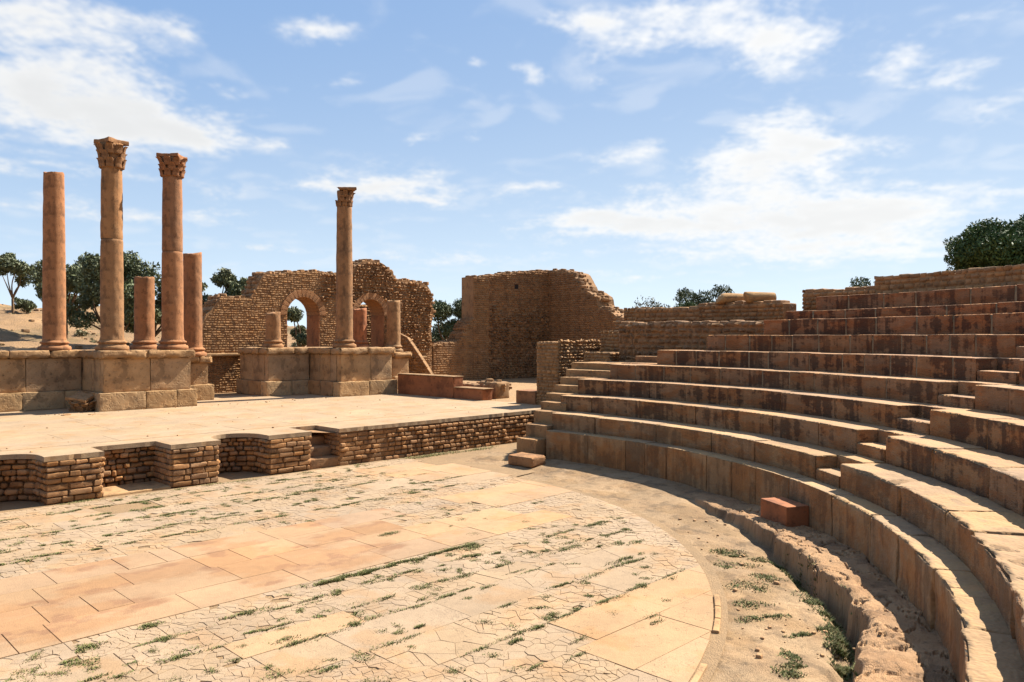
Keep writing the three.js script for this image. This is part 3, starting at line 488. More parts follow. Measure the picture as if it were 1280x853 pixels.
// stepped wall ends of the seating beside the gate
{
  const boxes = [
    ['gate_wall', 'tall brick wall end beside the side gate, at the end of the stage', 16.3, 18.6, -5.6, -4.6, S - 0.3, 3.12],
    ['stepped_wall', 'lowest squat brick block of the stepped wall above the side stair', 17.0, 18.2, -4.05, -2.95, 1.2, 2.77],
    ['stepped_wall', 'second brick block of the stepped wall behind the side stair', 18.1, 19.6, -4.2, -3.28, 1.2, 3.45],
    ['stepped_wall', 'third brick block of the stepped wall behind the side stair', 19.1, 20.8, -4.35, -2.96, 1.2, 3.85],
    ['stepped_wall', 'highest brick block of the stepped wall, joining the parapet', 20.1, 22.4, -4.7, -3.55, 1.2, 4.30],
  ];
  boxes.forEach(([n, l, x0, x1, z0, z1, y0, y1], i) => {
    const t = thing(n, l, 'wall'), R = rng(40 + i), c = [0.40, 0.28, 0.165];
    obj('wall_core', boxAt(x0, x1, y0, y1, z0, z1, c), M.stone, t);
    kind(obj('facing_stones', mergeGeometries([
      masonry(faceX(x0 - 0.002, y0, z0), z1 - z0, y1 - y0, { tint: tanStone(c, 0.2), R, course: [0.10, 0.13], len: [0.14, 0.26], deep: [0.025, 0.045], gap: 0.026, wild: 0.014 }),
      masonry(faceZ(x0, y0, z1 + 0.002), x1 - x0, y1 - y0, { tint: tanStone(c, 0.25), R, course: [0.09, 0.14], len: [0.08, 0.2], deep: [0.03, 0.09], gap: 0.025, wild: 0.03, inset: 0.3 }),
      masonry(faceUp(x0, y1 + 0.002, z1), x1 - x0, z1 - z0, { tint: tanStone(c, 0.2), R, course: [0.14, 0.22], len: [0.14, 0.3], deep: [0.01, 0.03], gap: 0.02, wild: 0.03 })]), M.stoneFine, t), 'stuff');
  });
  const low = thing('plaster_plinth', 'low plastered plinth at the foot of the gate wall', 'plinth');
  obj('plinth_body', block(0.7, 0.47, 0.95, { cell: 0.12, b: 0.015, amp: 0.008, chip: 0.03, tint: RED, blotch: 0.2, map: place(16.22, S - 0.01, -6.55) }), M.plaster, low);
}
// ------------------------------------------------------------------ stage front: niched part, then the plain part
{
  const t = thing('niched_stage_front', 'low stage front of stone piers with square and rounded niches', 'wall'), R = rng(301);
  const CORE = [0.36, 0.25, 0.15], sc = (c) => vary(c, R, 0.28, 0.22), sCol = [0.43, 0.285, 0.165];
  const core = new THREE.ExtrudeGeometry(stageOutline(-0.03, 6.2, -9, 7.52), { depth: S - 0.06, bevelEnabled: false }).rotateX(-Math.PI / 2).translate(0, -0.055, 0);
  obj('wall_core', dress(core, CORE), M.stone, t);
  const H = S - 0.11, courses = [0.13, 0.125, 0.14, 0.12, 0.125, 0.115, 0.105];
  // lay single stones along a line: p(u) -> [x, z], n(u) outward
  const small = [];
  const lay = (len, pos, big, seen) => {
    let v = 0.005; courses.forEach((h, k) => {
      let u = 0; const hh = h * H / 0.86;
      while (u < len - 0.02) {
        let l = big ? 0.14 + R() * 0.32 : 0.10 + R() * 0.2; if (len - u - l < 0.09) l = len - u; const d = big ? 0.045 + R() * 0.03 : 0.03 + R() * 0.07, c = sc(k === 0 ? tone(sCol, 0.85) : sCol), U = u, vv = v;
        const g = block(l - 0.012 - R() * 0.014, hh - 0.010 - R() * 0.014, 0.1 + d, { cell: 0.15, b: big ? 0.017 : 0.034, amp: big ? 0.02 : 0.028, freq: 8, chip: 0.02, tint: c, skip: 'z-', u0: u * 1.7, v0: k * 2.3, map: (x, y, z) => { const q = pos(U + 0.009 + x), o = z - 0.12; return V(q[0] + q[2] * o, vv + 0.008 + y + (big ? 0 : 0.01 * Math.sin(U * 31 + k)), q[1] + q[3] * o); } });
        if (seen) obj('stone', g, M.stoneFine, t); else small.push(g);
        u += l;
      }
      v += hh;
    });
  };
  const lineZ = (x0) => (u) => [x0 + u, ZF, 0, 1], edges = [-9, ...niches.flatMap(([a, b]) => [a, b])];
  for (let k = 0; k < edges.length; k += 2) { const a = edges[k], b = edges[k + 1] ?? 7.52; if (b > a) lay(b - a, lineZ(a), true, a > 0.3); }
  for (const [a, b, d, curved] of niches) {
    const seen = a > -0.8;
    if (curved) {
      const cx = (a + b) / 2, w = (b - a) / 2, dd = d - 0.35, pts = [[a, ZF], [a, ZF - 0.35]]; for (let k = 1; k < 20; k++) { const s = Math.PI * k / 20; pts.push([cx - w * Math.cos(s), ZF - 0.35 - dd * Math.sin(s)]); } pts.push([b, ZF - 0.35], [b, ZF]);
      const L = [0]; for (let k = 1; k < pts.length; k++) L.push(L[k - 1] + Math.hypot(pts[k][0] - pts[k - 1][0], pts[k][1] - pts[k - 1][1]));
      const at = (u) => { let k = 1; while (k < L.length - 1 && L[k] < u) k++; const s = cl((u - L[k - 1]) / (L[k] - L[k - 1])), p = pts[k - 1], q = pts[k], tx = (q[0] - p[0]) / (L[k] - L[k - 1]), tz = (q[1] - p[1]) / (L[k] - L[k - 1]); return [mix(p[0], q[0], s), mix(p[1], q[1], s), -tz, tx]; };
      lay(L[L.length - 1], at, false, seen);
    } else {
      lay(d, (u) => [a, ZF - u, 1, 0], false, seen && false); lay(b - a, (u) => [a + u, ZF - d, 0, 1], false, seen); lay(d, (u) => [b, ZF - d + u, -1, 0], true, seen);
    }
  }
  if (small.length) kind(obj('small_stones', mergeGeometries(small), M.stoneFine, t), 'stuff');
  for (let k = 0; k < 3; k++) obj('niche_step', block(0.85, 0.27, 0.4, { cell: 0.14, b: 0.03, amp: 0.02, chip: 0.03, tint: sc(sCol), map: place(6.64, k * 0.24 - 0.03, ZF - 0.42 - k * 0.33) }), M.stoneFine, t);
  obj('niche_sill', block(1.4, 0.1, 0.92, { cell: 0.2, b: 0.03, amp: 0.02, tint: CREAM, map: place(1.84, -0.055, ZF - 0.93) }), M.stoneFine, t);
}
{
  const t = thing('plain_stage_front', 'straight low stage front wall of small knobbly stones with grass at its foot', 'wall'), R = rng(333), c = [0.42, 0.275, 0.155];
  obj('wall_core', boxAt(7.5, 16.2, -0.1, S - 0.104, ZF - 1.5, ZF - 0.03, [0.36, 0.25, 0.15]), M.stone, t);
  const spare = []; let count = 0, v = 0;
  for (let k = 0; k < 7; k++) { const h = 0.115 + R() * 0.011; let u = 7.5;
    while (u < 15.6) { const plain = u < 8.9 && R() < 0.6, l = plain ? 0.26 + R() * 0.2 : 0.14 + R() * 0.12, d = plain ? 0.03 : 0.05 + R() * 0.06, g = block(l - 0.024, h - 0.022, 0.1 + d, { cell: 0.12, b: plain ? 0.016 : 0.026, amp: plain ? 0.012 : 0.024, freq: 9, skip: 'z-', tint: vary(plain ? tone(c, 0.86) : c, R, 0.2, 0.14), u0: u, v0: k * 3, map: place(u, v + (R() - 0.5) * 0.012 - 0.01, ZF - 0.13) });
      if (count < 300) { obj('stone', g, M.stoneFine, t); count++; } else spare.push(g); u += l; }
    v += h; }
  if (spare.length) kind(obj('small_stones', mergeGeometries(spare), M.stoneFine, t), 'stuff');
}

// ------------------------------------------------------------------ column podiums
const PT = 2.87;
function courseRun(t, R, name, axisName, from, to, fix, y0, h, depth, len, c, o = {}) {   // blocks along a front (axis 'x', facing +z) or a flank (axis 'z', facing -x or +x)
  let u = from; while (u < to - 1e-3) {
    let l = mix(len[0], len[1], R()); if (to - u - l < len[0] * 0.6) l = to - u; const L = l - 0.007, tint = vary(o.tint ?? c, R, 0.09, 0.07);
    const map = axisName === 'x' ? place(u + 0.0035, y0, fix - depth) : o.east ? place(fix - depth, y0, u + 0.0035) : place(fix, y0, u + 0.0035);
    obj(name, axisName === 'x' ? block(L, h, depth, { cell: 0.1, b: 0.013, amp: 0.016, freq: 4, chip: 0.05, blotch: 0.28, tint, u0: u * 1.3, v0: y0, map, ...o.b }) : block(depth, h, L, { cell: 0.12, b: 0.013, amp: 0.016, freq: 4, chip: 0.05, blotch: 0.28, tint, u0: u * 1.3, v0: y0, map, ...o.b }), M.stone, t); u += l;
  }
}
function bay(t, R, x0, x1, zf, zb, c, { west, east, top = PT, front = true } = {}) {   // one block of the podium: front at zf, flanks optional
  const cc = [0.43, 0.32, 0.205];
  obj('podium_core', boxAt(x0 + 0.06, x1 - 0.06, S - 0.05, top - 0.03, zb, zf - 0.06, c), M.stone, t);
  courseRun(t, R, 'base_block', 'x', x0 - (west ? 0.16 : 0), x1 + (east ? 0.16 : 0), zf + 0.17, S, 0.58, 0.5, [0.9, 1.5], [0.55, 0.44, 0.30]);  // front base tinted paler than the flanks: grazing sun put into the colour
  courseRun(t, R, 'wall_slab', 'x', x0, x1, zf, S + 0.58, top - 0.26 - S - 0.58, 0.3, [0.8, 1.5], c);
  courseRun(t, R, 'cornice_block', 'x', x0 - (west ? 0.12 : 0), x1 + (east ? 0.12 : 0), zf + 0.12, top - 0.26, 0.26, 0.7, [0.8, 1.6], cc, { b: { b: 0.04, chip: 0.13, amp: 0.03, cell: 0.08 } });
  for (const [on, ea, x] of [[west, false, x0], [east, true, x1]]) if (on) {
    const s = ea ? 1 : -1, end = on === true ? zb : on;
    courseRun(t, R, 'base_block', 'z', end, zf - 0.34, x + s * 0.17, S, 0.58, 0.5, [0.8, 1.3], [0.43, 0.31, 0.19], { east: ea });
    courseRun(t, R, 'wall_slab', 'z', end, zf - 0.31, x, S + 0.58, top - 0.26 - S - 0.58, 0.3, [0.7, 1.2], c, { east: ea });
    courseRun(t, R, 'cornice_block', 'z', end, zf - 0.59, x + s * 0.12, top - 0.26, 0.26, 0.7, [0.8, 1.4], cc, { east: ea, b: { b: 0.04, chip: 0.13, amp: 0.03, cell: 0.08 } });
  }
  obj('podium_top', boxAt(x0 + 0.3, x1 - 0.3, top - 0.2, top - 0.014, zb, zf - 0.5, [0.42, 0.31, 0.20]), M.stone, t);
}
const podL = thing('column_podium', 'long stone podium with a projecting block, carrying five columns beside the fallen capital', 'podium');
{
  const R = rng(501), c = [0.51, 0.395, 0.27];
  bay(podL, R, -6.5, 4.78, -15.68, -17.3, c); bay(podL, R, 4.78, 7.55, -13.58, -17.3, c, { west: -15.66, east: -15.8 });
  bay(podL, R, 7.57, 9.12, -15.76, -17.3, c, { east: true, top: 2.60 });
}
const podR = thing('column_podium', 'stone podium with a projecting block in front of the arched wall, carrying four columns', 'podium');
{
  const R = rng(502), c = [0.51, 0.395, 0.27];
  bay(podR, R, 11.65, 13.50, -15.95, -18.4, c, { west: true }); bay(podR, R, 13.50, 15.98, -13.58, -18.4, c, { west: -15.9, east: -15.8 });
  bay(podR, R, 16.0, 17.55, -16.1, -18.4, c, { top: 2.80 }); bay(podR, R, 17.57, 18.5, -15.72, -18.4, c, { east: true, top: 2.62 });
}
// ------------------------------------------------------------------ columns
function lathe(profile, seg, { amp = 0.012, freq = 3, seed = 0, tint, R }) {
  const g = new THREE.LatheGeometry(profile.map(([r, y]) => new THREE.Vector2(Math.max(r, 0.0005), y)), seg), p = g.attributes.position, v = V();
  for (let i = 0; i < p.count; i++) { v.fromBufferAttribute(p, i); const r = Math.hypot(v.x, v.z); if (r < 0.01) continue; const dent = Math.max(0, fbm(v.x * 3.1 + seed * 2, v.y * 2.3 + 7, v.z * 3.1, 4) - 0.60) * 0.1, k = 1 + (amp * (fbm(v.x * freq + seed, v.y * freq, v.z * freq, 4) - 0.5) * 2 - dent) / r; p.setXYZ(i, v.x * k, v.y, v.z * k); }
  g.computeVertexNormals();
  const n = p.count, c = new Float32Array(n * 3), uv = g.attributes.uv, ymax = Math.max(...profile.map((q) => q[1]));
  for (let i = 0; i < n; i++) { v.fromBufferAttribute(p, i); const k = (0.80 + 0.36 * fbm(v.x * 2.4 + seed, v.y * 0.8, v.z * 2.4, 5)) * (1 - 0.28 * step(0.62, 0.72, fbm(v.x * 7 + seed, v.y * 1.3, v.z * 7, 3))), gray = step(0.52, 0.66, fbm(v.x * 1.5 + seed * 3, v.y * 0.7 + 5, v.z * 1.5, 4)) * 0.22; c.set([tint[0] * k * (1 - gray * 0.5), tint[1] * k * (1 - gray * 0.3), tint[2] * k], i * 3); uv.setXY(i, uv.getX(i) * 2.2 + seed, v.y + seed); }
  g.setAttribute('color', new THREE.BufferAttribute(c, 3)); return g;
}
function capital(R, y0, r0, height, wide, tint, broken) {   // worn leafy capital: bell, two rings of leaves, horned slab
  const parts = [], seed = R() * 50, bell = []; for (let k = 0; k <= 8; k++) { const s = k / 8; bell.push([r0 * (0.98 + 0.22 * s * s), y0 + height * 0.86 * s]); } bell.push([0, y0 + height * 0.86]);
  parts.push(lathe([[r0 * 1.06, y0 - 0.02], [r0 * 1.1, y0 + 0.02], [r0 * 1.04, y0 + 0.05], ...bell], 24, { amp: 0.03, freq: 5, seed, tint }));
  for (let ring = 0; ring < 3; ring++) for (let k = 0; k < 8; k++) {
    if (broken && (k > 2 && k < 7) && ring > 0) continue; if (R() < 0.08) continue;
    const a = (k + (ring % 2) * 0.5) * Math.PI / 4 + (R() - 0.5) * 0.1, b = y0 + ring * height * 0.24, h = height * (0.36 + R() * 0.08), w = r0 * 0.34, out = r0 * (1.02 + 0.04 * ring), lean = (wide - r0) * (ring === 2 ? 1.0 : 0.62) * (0.7 + R() * 0.6);
    const g = block(w * 2, h, 0.07, { cell: 0.07, b: 0.025, amp: 0.02, freq: 9, chip: 0.03, tint: vary(tint, R, 0.12), map: (x, y, z) => { const s = y / h, q = x / w - 1, wr = out + z + lean * s * s * (1 - 0.3 * q * q), t = a + q * 0.34 * (1 - 0.45 * s * s); return V(wr * Math.cos(t), b + y - (s > 0.8 ? (s - 0.8) * h * 0.8 : 0), wr * Math.sin(t)); }, flip: true });
    parts.push(g);
  }
  const slabH = height * 0.15; // horned slab with hollow sides
  const g = block(2, slabH, 2, { cell: 0.16, b: 0.03, amp: 0.03, freq: 5, chip: 0.08, tint, map: (x, y, z) => { const X = x - 1, Z = z - 1, sq = Math.max(Math.abs(X), Math.abs(Z)), hollow = 1 - 0.20 * (1 - Math.pow(Math.min(Math.abs(X), Math.abs(Z)) / Math.max(sq, 1e-3), 2)) * sq; let k = wide * 0.86 * hollow; if (broken) { k *= X + Z < 0.2 ? 0.6 : 1.55; } return V(X * k, y0 + height - slabH + y, Z * k); } });
  parts.push(g);
  return parts.map((p) => { const q = p.index ? p.toNonIndexed() : p; for (const n of Object.keys(q.attributes)) if (!['position', 'normal', 'uv', 'color'].includes(n)) q.deleteAttribute(n); return q; });
}
function column(label, x, y, z, top, { r = 0.345, cap = 0, tint, seed, joint, slant = 0.12, plinth = true, broken, turn = 0.3, group = 'columns on the podiums' }) {
  const t = thing('stone_column', label, 'column', group), R = rng(seed); t.position.set(x, y, z); t.rotation.y = turn;
  const bh = 0.36, base = [[0, 0], [r * 1.36, 0], [r * 1.42, 0.03], [r * 1.44, 0.085], [r * 1.38, 0.14], [r * 1.22, 0.155], [r * 1.14, 0.19], [r * 1.13, 0.225], [r * 1.24, 0.235], [r * 1.28, 0.265], [r * 1.22, 0.30], [r * 1.10, 0.31], [r * 1.09, 0.335], [r * 1.02, bh]];
  obj('column_base', lathe(base, 36, { amp: 0.02, freq: 4, seed, tint }), M.stoneFine, t);
  const H = top - y - cap, cuts = [bh, ...(joint ?? []), H];
  for (let k = 0; k + 1 < cuts.length; k++) {
    const a = cuts[k] + (k ? 0.006 : 0), b = cuts[k + 1] - (k + 2 < cuts.length ? 0.006 : 0), prof = [], n = Math.max(3, Math.ceil((b - a) / 0.08)), last = k + 2 === cuts.length;
    for (let i = 0; i <= n; i++) { const yy = mix(a, b, i / n), s = yy / 6; let rr = r * (1 - 0.13 * Math.min(1, s) * Math.min(1, s)); if (k === 0 && i === 0) rr = r * 1.05; if ((i === 0 && k) || (i === n && !last)) rr -= 0.012; prof.push([rr, yy]); }
    prof.push([r * 0.80, b + 0.008], [0, b + 0.006]);
    const g = lathe(prof, 40, { amp: 0.014, freq: 2.2, seed: seed + k, tint: vary(tint, R, 0.06, 0.05) });
    if (last && !cap && slant) { const p = g.attributes.position; for (let i = 0; i < p.count; i++) { const yy = p.getY(i), s = step(b - 0.5, b, yy); if (s > 0) { const X = p.getX(i), Z = p.getZ(i); p.setY(i, yy + s * ((X * 0.4 + Z * 0.25) * slant / r * 0.5 + (fbm(X * 6 + seed, 2, Z * 6, 3) - 0.5) * 0.14)); } } g.computeVertexNormals(); }
    obj('shaft', g, M.stoneFine, t);
  }
  if (cap) { const parts = capital(R, H, broken ? r * 0.74 : r * 0.86, cap, broken ? r * 1.02 : r * 1.24, tone(tint, 0.92), broken); obj('capital', mergeGeometries(parts), M.stoneFine, t); }
  return t;
}
const PINK = [0.44, 0.245, 0.135], TAWNY = [0.40, 0.25, 0.135];
column('tall column without a capital, farthest from the arched wall', 4.05, PT - 0.02, -16.05, 8.74, { tint: PINK, seed: 11, slant: 0.05 });
column('tallest column with a leafy capital, on the podium corner above the fallen capital', 5.22, PT, -14.12, 9.68, { tint: TAWNY, seed: 12, cap: 0.92, joint: [3.6], r: 0.35 });
column('tall rosy column with a leafy flared capital, beside a short stump', 7.16, PT, -14.12, 9.52, { tint: PINK, seed: 13, cap: 0.76, joint: [3.35], r: 0.35, turn: 0.75 });
column('short rosy column stump between the two tall columns with capitals', 6.95, PT - 0.02, -16.1, 5.46, { tint: PINK, seed: 14, slant: 0.1, r: 0.34 });
column('half-height column on a lower pedestal at the podium end facing the arched wall', 8.68, 2.58, -16.1, 6.42, { tint: PINK, seed: 15, slant: 0.2, r: 0.345 });
column('shadow-streaked stump on the podium corner in front of the first arch', 12.16, PT - 0.02, -16.5, 4.30, { tint: TAWNY, seed: 16, slant: 0.12, r: 0.30 });
column('tall plain column with a broken, chipped capital', 13.97, PT, -14.05, 9.28, { tint: TAWNY, seed: 17, cap: 0.74, broken: true, r: 0.335, turn: -0.5 });
column('slim red stump in front of the second arch', 16.4, PT - 0.07, -16.55, 4.55, { tint: [0.44, 0.20, 0.10], seed: 18, slant: 0.16, r: 0.30 });
column('smooth pale stump with domed top on the end pedestal', 17.95, 2.60, -16.15, 4.95, { tint: [0.45, 0.31, 0.18], seed: 19, slant: 0.04, r: 0.315 });
{ // fallen capital
  const t = thing('fallen_capital', 'broken leafy capital lying at the foot of the podium', 'capital'); t.position.set(4.36, S - 0.03, -14.2); t.rotation.set(0.2, 0.7, 0.12);
  const R = rng(71); obj('carved_block', mergeGeometries(capital(R, 0, 0.24, 0.55, 0.40, [0.44, 0.31, 0.19], false).concat([block(0.6, 0.14, 0.55, { cell: 0.08, b: 0.04, amp: 0.03, freq: 6, tint: [0.42, 0.29, 0.18], map: place(-0.3, 0, -0.27) })])), M.stoneFine, t);
}
// ------------------------------------------------------------------ the arched back wall
const insidePoly = (poly, x, y) => { let r = false; for (let i = 0, j = poly.length - 1; i < poly.length; j = i++) { const [a, b] = poly[i], [c, d] = poly[j]; if (b > y !== d > y && x < ((c - a) * (y - b)) / (d - b) + a) r = !r; } return r; };
function ruinShape(poly, holes = []) { const s = new THREE.Shape(poly.map(([x, y]) => new THREE.Vector2(x, y))); for (const h of holes) s.holes.push(new THREE.Path(h.map(([x, y]) => new THREE.Vector2(x, y)))); return s; }
function ragged(poly, R, from, to, amp, stepLen = 0.22) { // roughen the top edges between the indices
  const out = []; for (let i = 0; i < poly.length; i++) { out.push(poly[i]); if (i >= from && i < to) { const [a, b] = poly[i], [c, d] = poly[(i + 1) % poly.length], n = Math.floor(Math.hypot(c - a, d - b) / stepLen); for (let k = 1; k < n; k++) out.push([mix(a, c, k / n) + (R() - 0.5) * amp, mix(b, d, k / n) + (R() - 0.5) * amp]); } } return out;
}
{
  const t = thing('arched_wall', 'ruined stage wall of small squared stones pierced by two round arches', 'wall'), R = rng(601), Z = -19, y0 = S - 0.2;
  const arch = (cx, hw, ys, y) => { const p = [[cx - hw, y], [cx - hw, ys]]; for (let k = 1; k < 16; k++) { const a = Math.PI - Math.PI * k / 16; p.push([cx + hw * Math.cos(a), ys + hw * Math.sin(a)]); } p.push([cx + hw, ys], [cx + hw, y]); return p; };
  const A1 = [14.98, 0.84, 4.30], A2 = [18.66, 0.80, 4.36], holes = [arch(...A1, 2.2), arch(...A2, 2.2)];
  let prof = [[9.6, y0], [9.6, 2.9], [10.05, 3.4], [10.4, 4.05], [11.1, 4.98], [12.4, 5.0], [12.75, 5.5], [13.1, 6.1], [14.2, 6.22], [15.2, 6.28], [16.6, 6.3], [17.5, 6.3], [17.75, 6.7], [18.2, 6.98], [18.9, 7.05], [19.5, 6.9], [20.0, 6.6], [20.3, 6.2], [21.3, 6.12], [22.2, 6.05], [22.55, 5.5], [22.62, 4.4], [22.5, 3.6], [22.6, y0]];
  prof = ragged(prof, R, 1, 22, 0.13);
  const g = new THREE.ExtrudeGeometry(ruinShape(prof, holes), { depth: 1.1, bevelEnabled: false }).translate(0, 0, Z - 1.1);
  obj('wall_core', dress(g, BRICK), M.stone, t);
  const ring = (a, w) => (x, y) => { const [cx, hw, ys] = a; return y > ys ? Math.hypot(x - cx, y - ys) < hw + w : Math.abs(x - cx) < hw + 0.03 && y > 2.2; };
  const r1 = ring(A1, 0.34), r2 = ring(A2, 0.34), rough = (x, y) => (x > 15.9 && y > 5.2 - (x - 15.9) * 0.35 + 0.2 * Math.sin(x * 5)) || (x > 19.8 && y > 2.5 && x > 20.0 + 0.3 * Math.sin(y * 4));
  const inP = (x, y, m) => insidePoly(prof, x, y) && insidePoly(prof, x, y + m * 0.5) && insidePoly(prof, x + 0.08, y) && insidePoly(prof, x - 0.08, y);
  kind(obj('facing_stones', masonry(faceZ(9.6, y0, Z + 0.004), 13.1, 6.4, { R, course: [0.085, 0.115], len: [0.09, 0.21], deep: [0.008, 0.03], gap: 0.015, wild: 0.016, mask: (u, v, m) => { const x = 9.6 + u, y = y0 + v; return inP(x, y, m) && !r1(x, y) && !r2(x, y) && !rough(x, y); }, tint: tanStone([0.40, 0.275, 0.16], 0.2) }), M.stoneFine, t), 'stuff');
  kind(obj('rubble_stones', masonry(faceZ(9.6, y0, Z + 0.004), 13.1, 6.5, { R, course: [0.09, 0.19], len: [0.08, 0.26], deep: [0.03, 0.13], gap: 0.03, wild: 0.04, inset: 0.32, mask: (u, v, m) => { const x = 9.6 + u, y = y0 + v; return inP(x, y, m) && !r1(x, y) && !r2(x, y) && rough(x, y); }, tint: tanStone([0.32, 0.205, 0.11], 0.28) }), M.stoneFine, t), 'stuff');
  // sloped and stepped tops
  const caps = []; for (let i = 0; i + 1 < prof.length; i++) { const [x, y] = prof[i]; if (y < 2.8) continue; for (let k = 0; k < 4; k++) caps.push(block(0.16 + R() * 0.14, 0.10 + R() * 0.08, 0.18 + R() * 0.12, { cell: 0.2, b: 0.04, amp: 0.03, freq: 6, tint: vary(BRICK, R, 0.25, 0.1), map: place(x - 0.1, y - 0.08 + R() * 0.05, Z - 0.25 - k * 0.27, R()) })); }
  kind(obj('top_stones', mergeGeometries(caps), M.stoneFine, t), 'stuff');
  for (const [cx, hw, ys] of [A1, A2]) { // arch rings and plastered jambs
    for (let k = 0; k < 15; k++) { const a0 = Math.PI * k / 15 + 0.006, a1 = Math.PI * (k + 1) / 15 - 0.006; obj('voussoir', block(1, 1, 1.2, { cell: 0.5, b: 0.02, amp: 0.01, tint: vary([0.44, 0.27, 0.15], R, 0.1), map: (x, y, z) => { const a = mix(a0, a1, x), r = hw - 0.01 + y * 0.33; return V(cx + r * Math.cos(a), ys + r * Math.sin(a), Z - 1.14 + z); }, flip: true }), M.stoneFine, t); }
    for (const s of [-1, 1]) obj('arch_jamb', boxAt(...(s < 0 ? [cx - hw - 0.02, cx - hw + 0.03] : [cx + hw - 0.03, cx + hw + 0.02]), 2.25, ys, Z - 1.08, Z + 0.012, [0.42, 0.225, 0.12]), M.plaster, t);
  }
  obj('wall_ledge', block(2.4, 0.12, 0.3, { cell: 0.3, b: 0.03, amp: 0.02, tint: CREAM, map: place(9.6, 2.5, Z) }), M.stoneFine, t);
  obj('arch_sill', block(9, 0.12, 0.5, { cell: 0.3, b: 0.03, amp: 0.02, tint: CREAM, map: place(13, 2.2, Z - 0.2) }), M.stoneFine, t);
  const rw = thing('rear_wall', 'shaded brick wall seen through the second arch', 'wall'), rp = ragged([[18.6, y0], [18.6, 4.2], [19.6, 4.75], [20.6, 5.05], [22.5, 5.1], [23.4, 4.6], [23.4, y0]], R, 1, 5, 0.1);
  obj('wall_core', dress(new THREE.ExtrudeGeometry(ruinShape(rp), { depth: 0.9, bevelEnabled: false }).translate(0, 0, -23.4), BRICK), M.stone, rw);
  kind(obj('facing_stones', masonry(faceZ(18.6, y0, -22.496), 4.8, 4.4, { R, course: [0.11, 0.14], len: [0.14, 0.28], gap: 0.022, mask: (u, v) => insidePoly(rp, 18.6 + u, y0 + v + 0.05), tint: tanStone([0.40, 0.275, 0.16], 0.2) }), M.stoneFine, rw), 'stuff');
  // leaning buttress-like fragment at its end, running towards the stage
  const fr = thing('sloped_wall_fragment', 'sloping rubble wall stub with a pale plaster edge beside the end pedestal', 'wall');
  const X = 19.7, fp = [[-19, S - 0.1], [-19, 3.7], [-18.2, 3.5], [-17.4, 3.25], [-16.9, 2.8], [-16.2, 2.15], [-15.55, 1.5], [-15.35, S - 0.1]];
  const fg = new THREE.ExtrudeGeometry(ruinShape(fp.map(([z, y]) => [-z, y])), { depth: 0.18, bevelEnabled: false }); fg.rotateY(Math.PI / 2).translate(X, 0, 0);
  obj('wall_core', dress(fg, BRICK), M.stone, fr);
  kind(obj('rubble_stones', masonry(faceX(X - 0.002, S - 0.1, -19), 3.7, 4, { R, course: [0.1, 0.17], len: [0.1, 0.24], deep: [0.03, 0.09], wild: 0.035, gap: 0.022, inset: 0.25, mask: (u, v) => insidePoly(fp, -19 + u, S - 0.1 + v + 0.1), tint: tanStone([0.38, 0.27, 0.17], 0.28) }), M.stoneFine, fr), 'stuff');
  for (let k = 1; k < 6; k++) { const [za, ya] = fp[k], [zb, yb] = fp[k + 1], l = Math.hypot(zb - za, yb - ya), n = 2; for (let j = 0; j < n; j++) { const s0 = j / n, s1 = (j + 1) / n - 0.02; obj('edge_plaster', block(l / n - 0.01, 0.06, 0.1, { cell: 0.12, b: 0.02, amp: 0.015, tint: [0.46, 0.34, 0.22], map: (x, y, z) => { const s = mix(s0, s1, x / (l / n)); return V(X - 0.05 + z, mix(ya, yb, s) + y * 0.7, mix(za, zb, s) + y * 0.5); } }), M.plaster, fr); } }
}
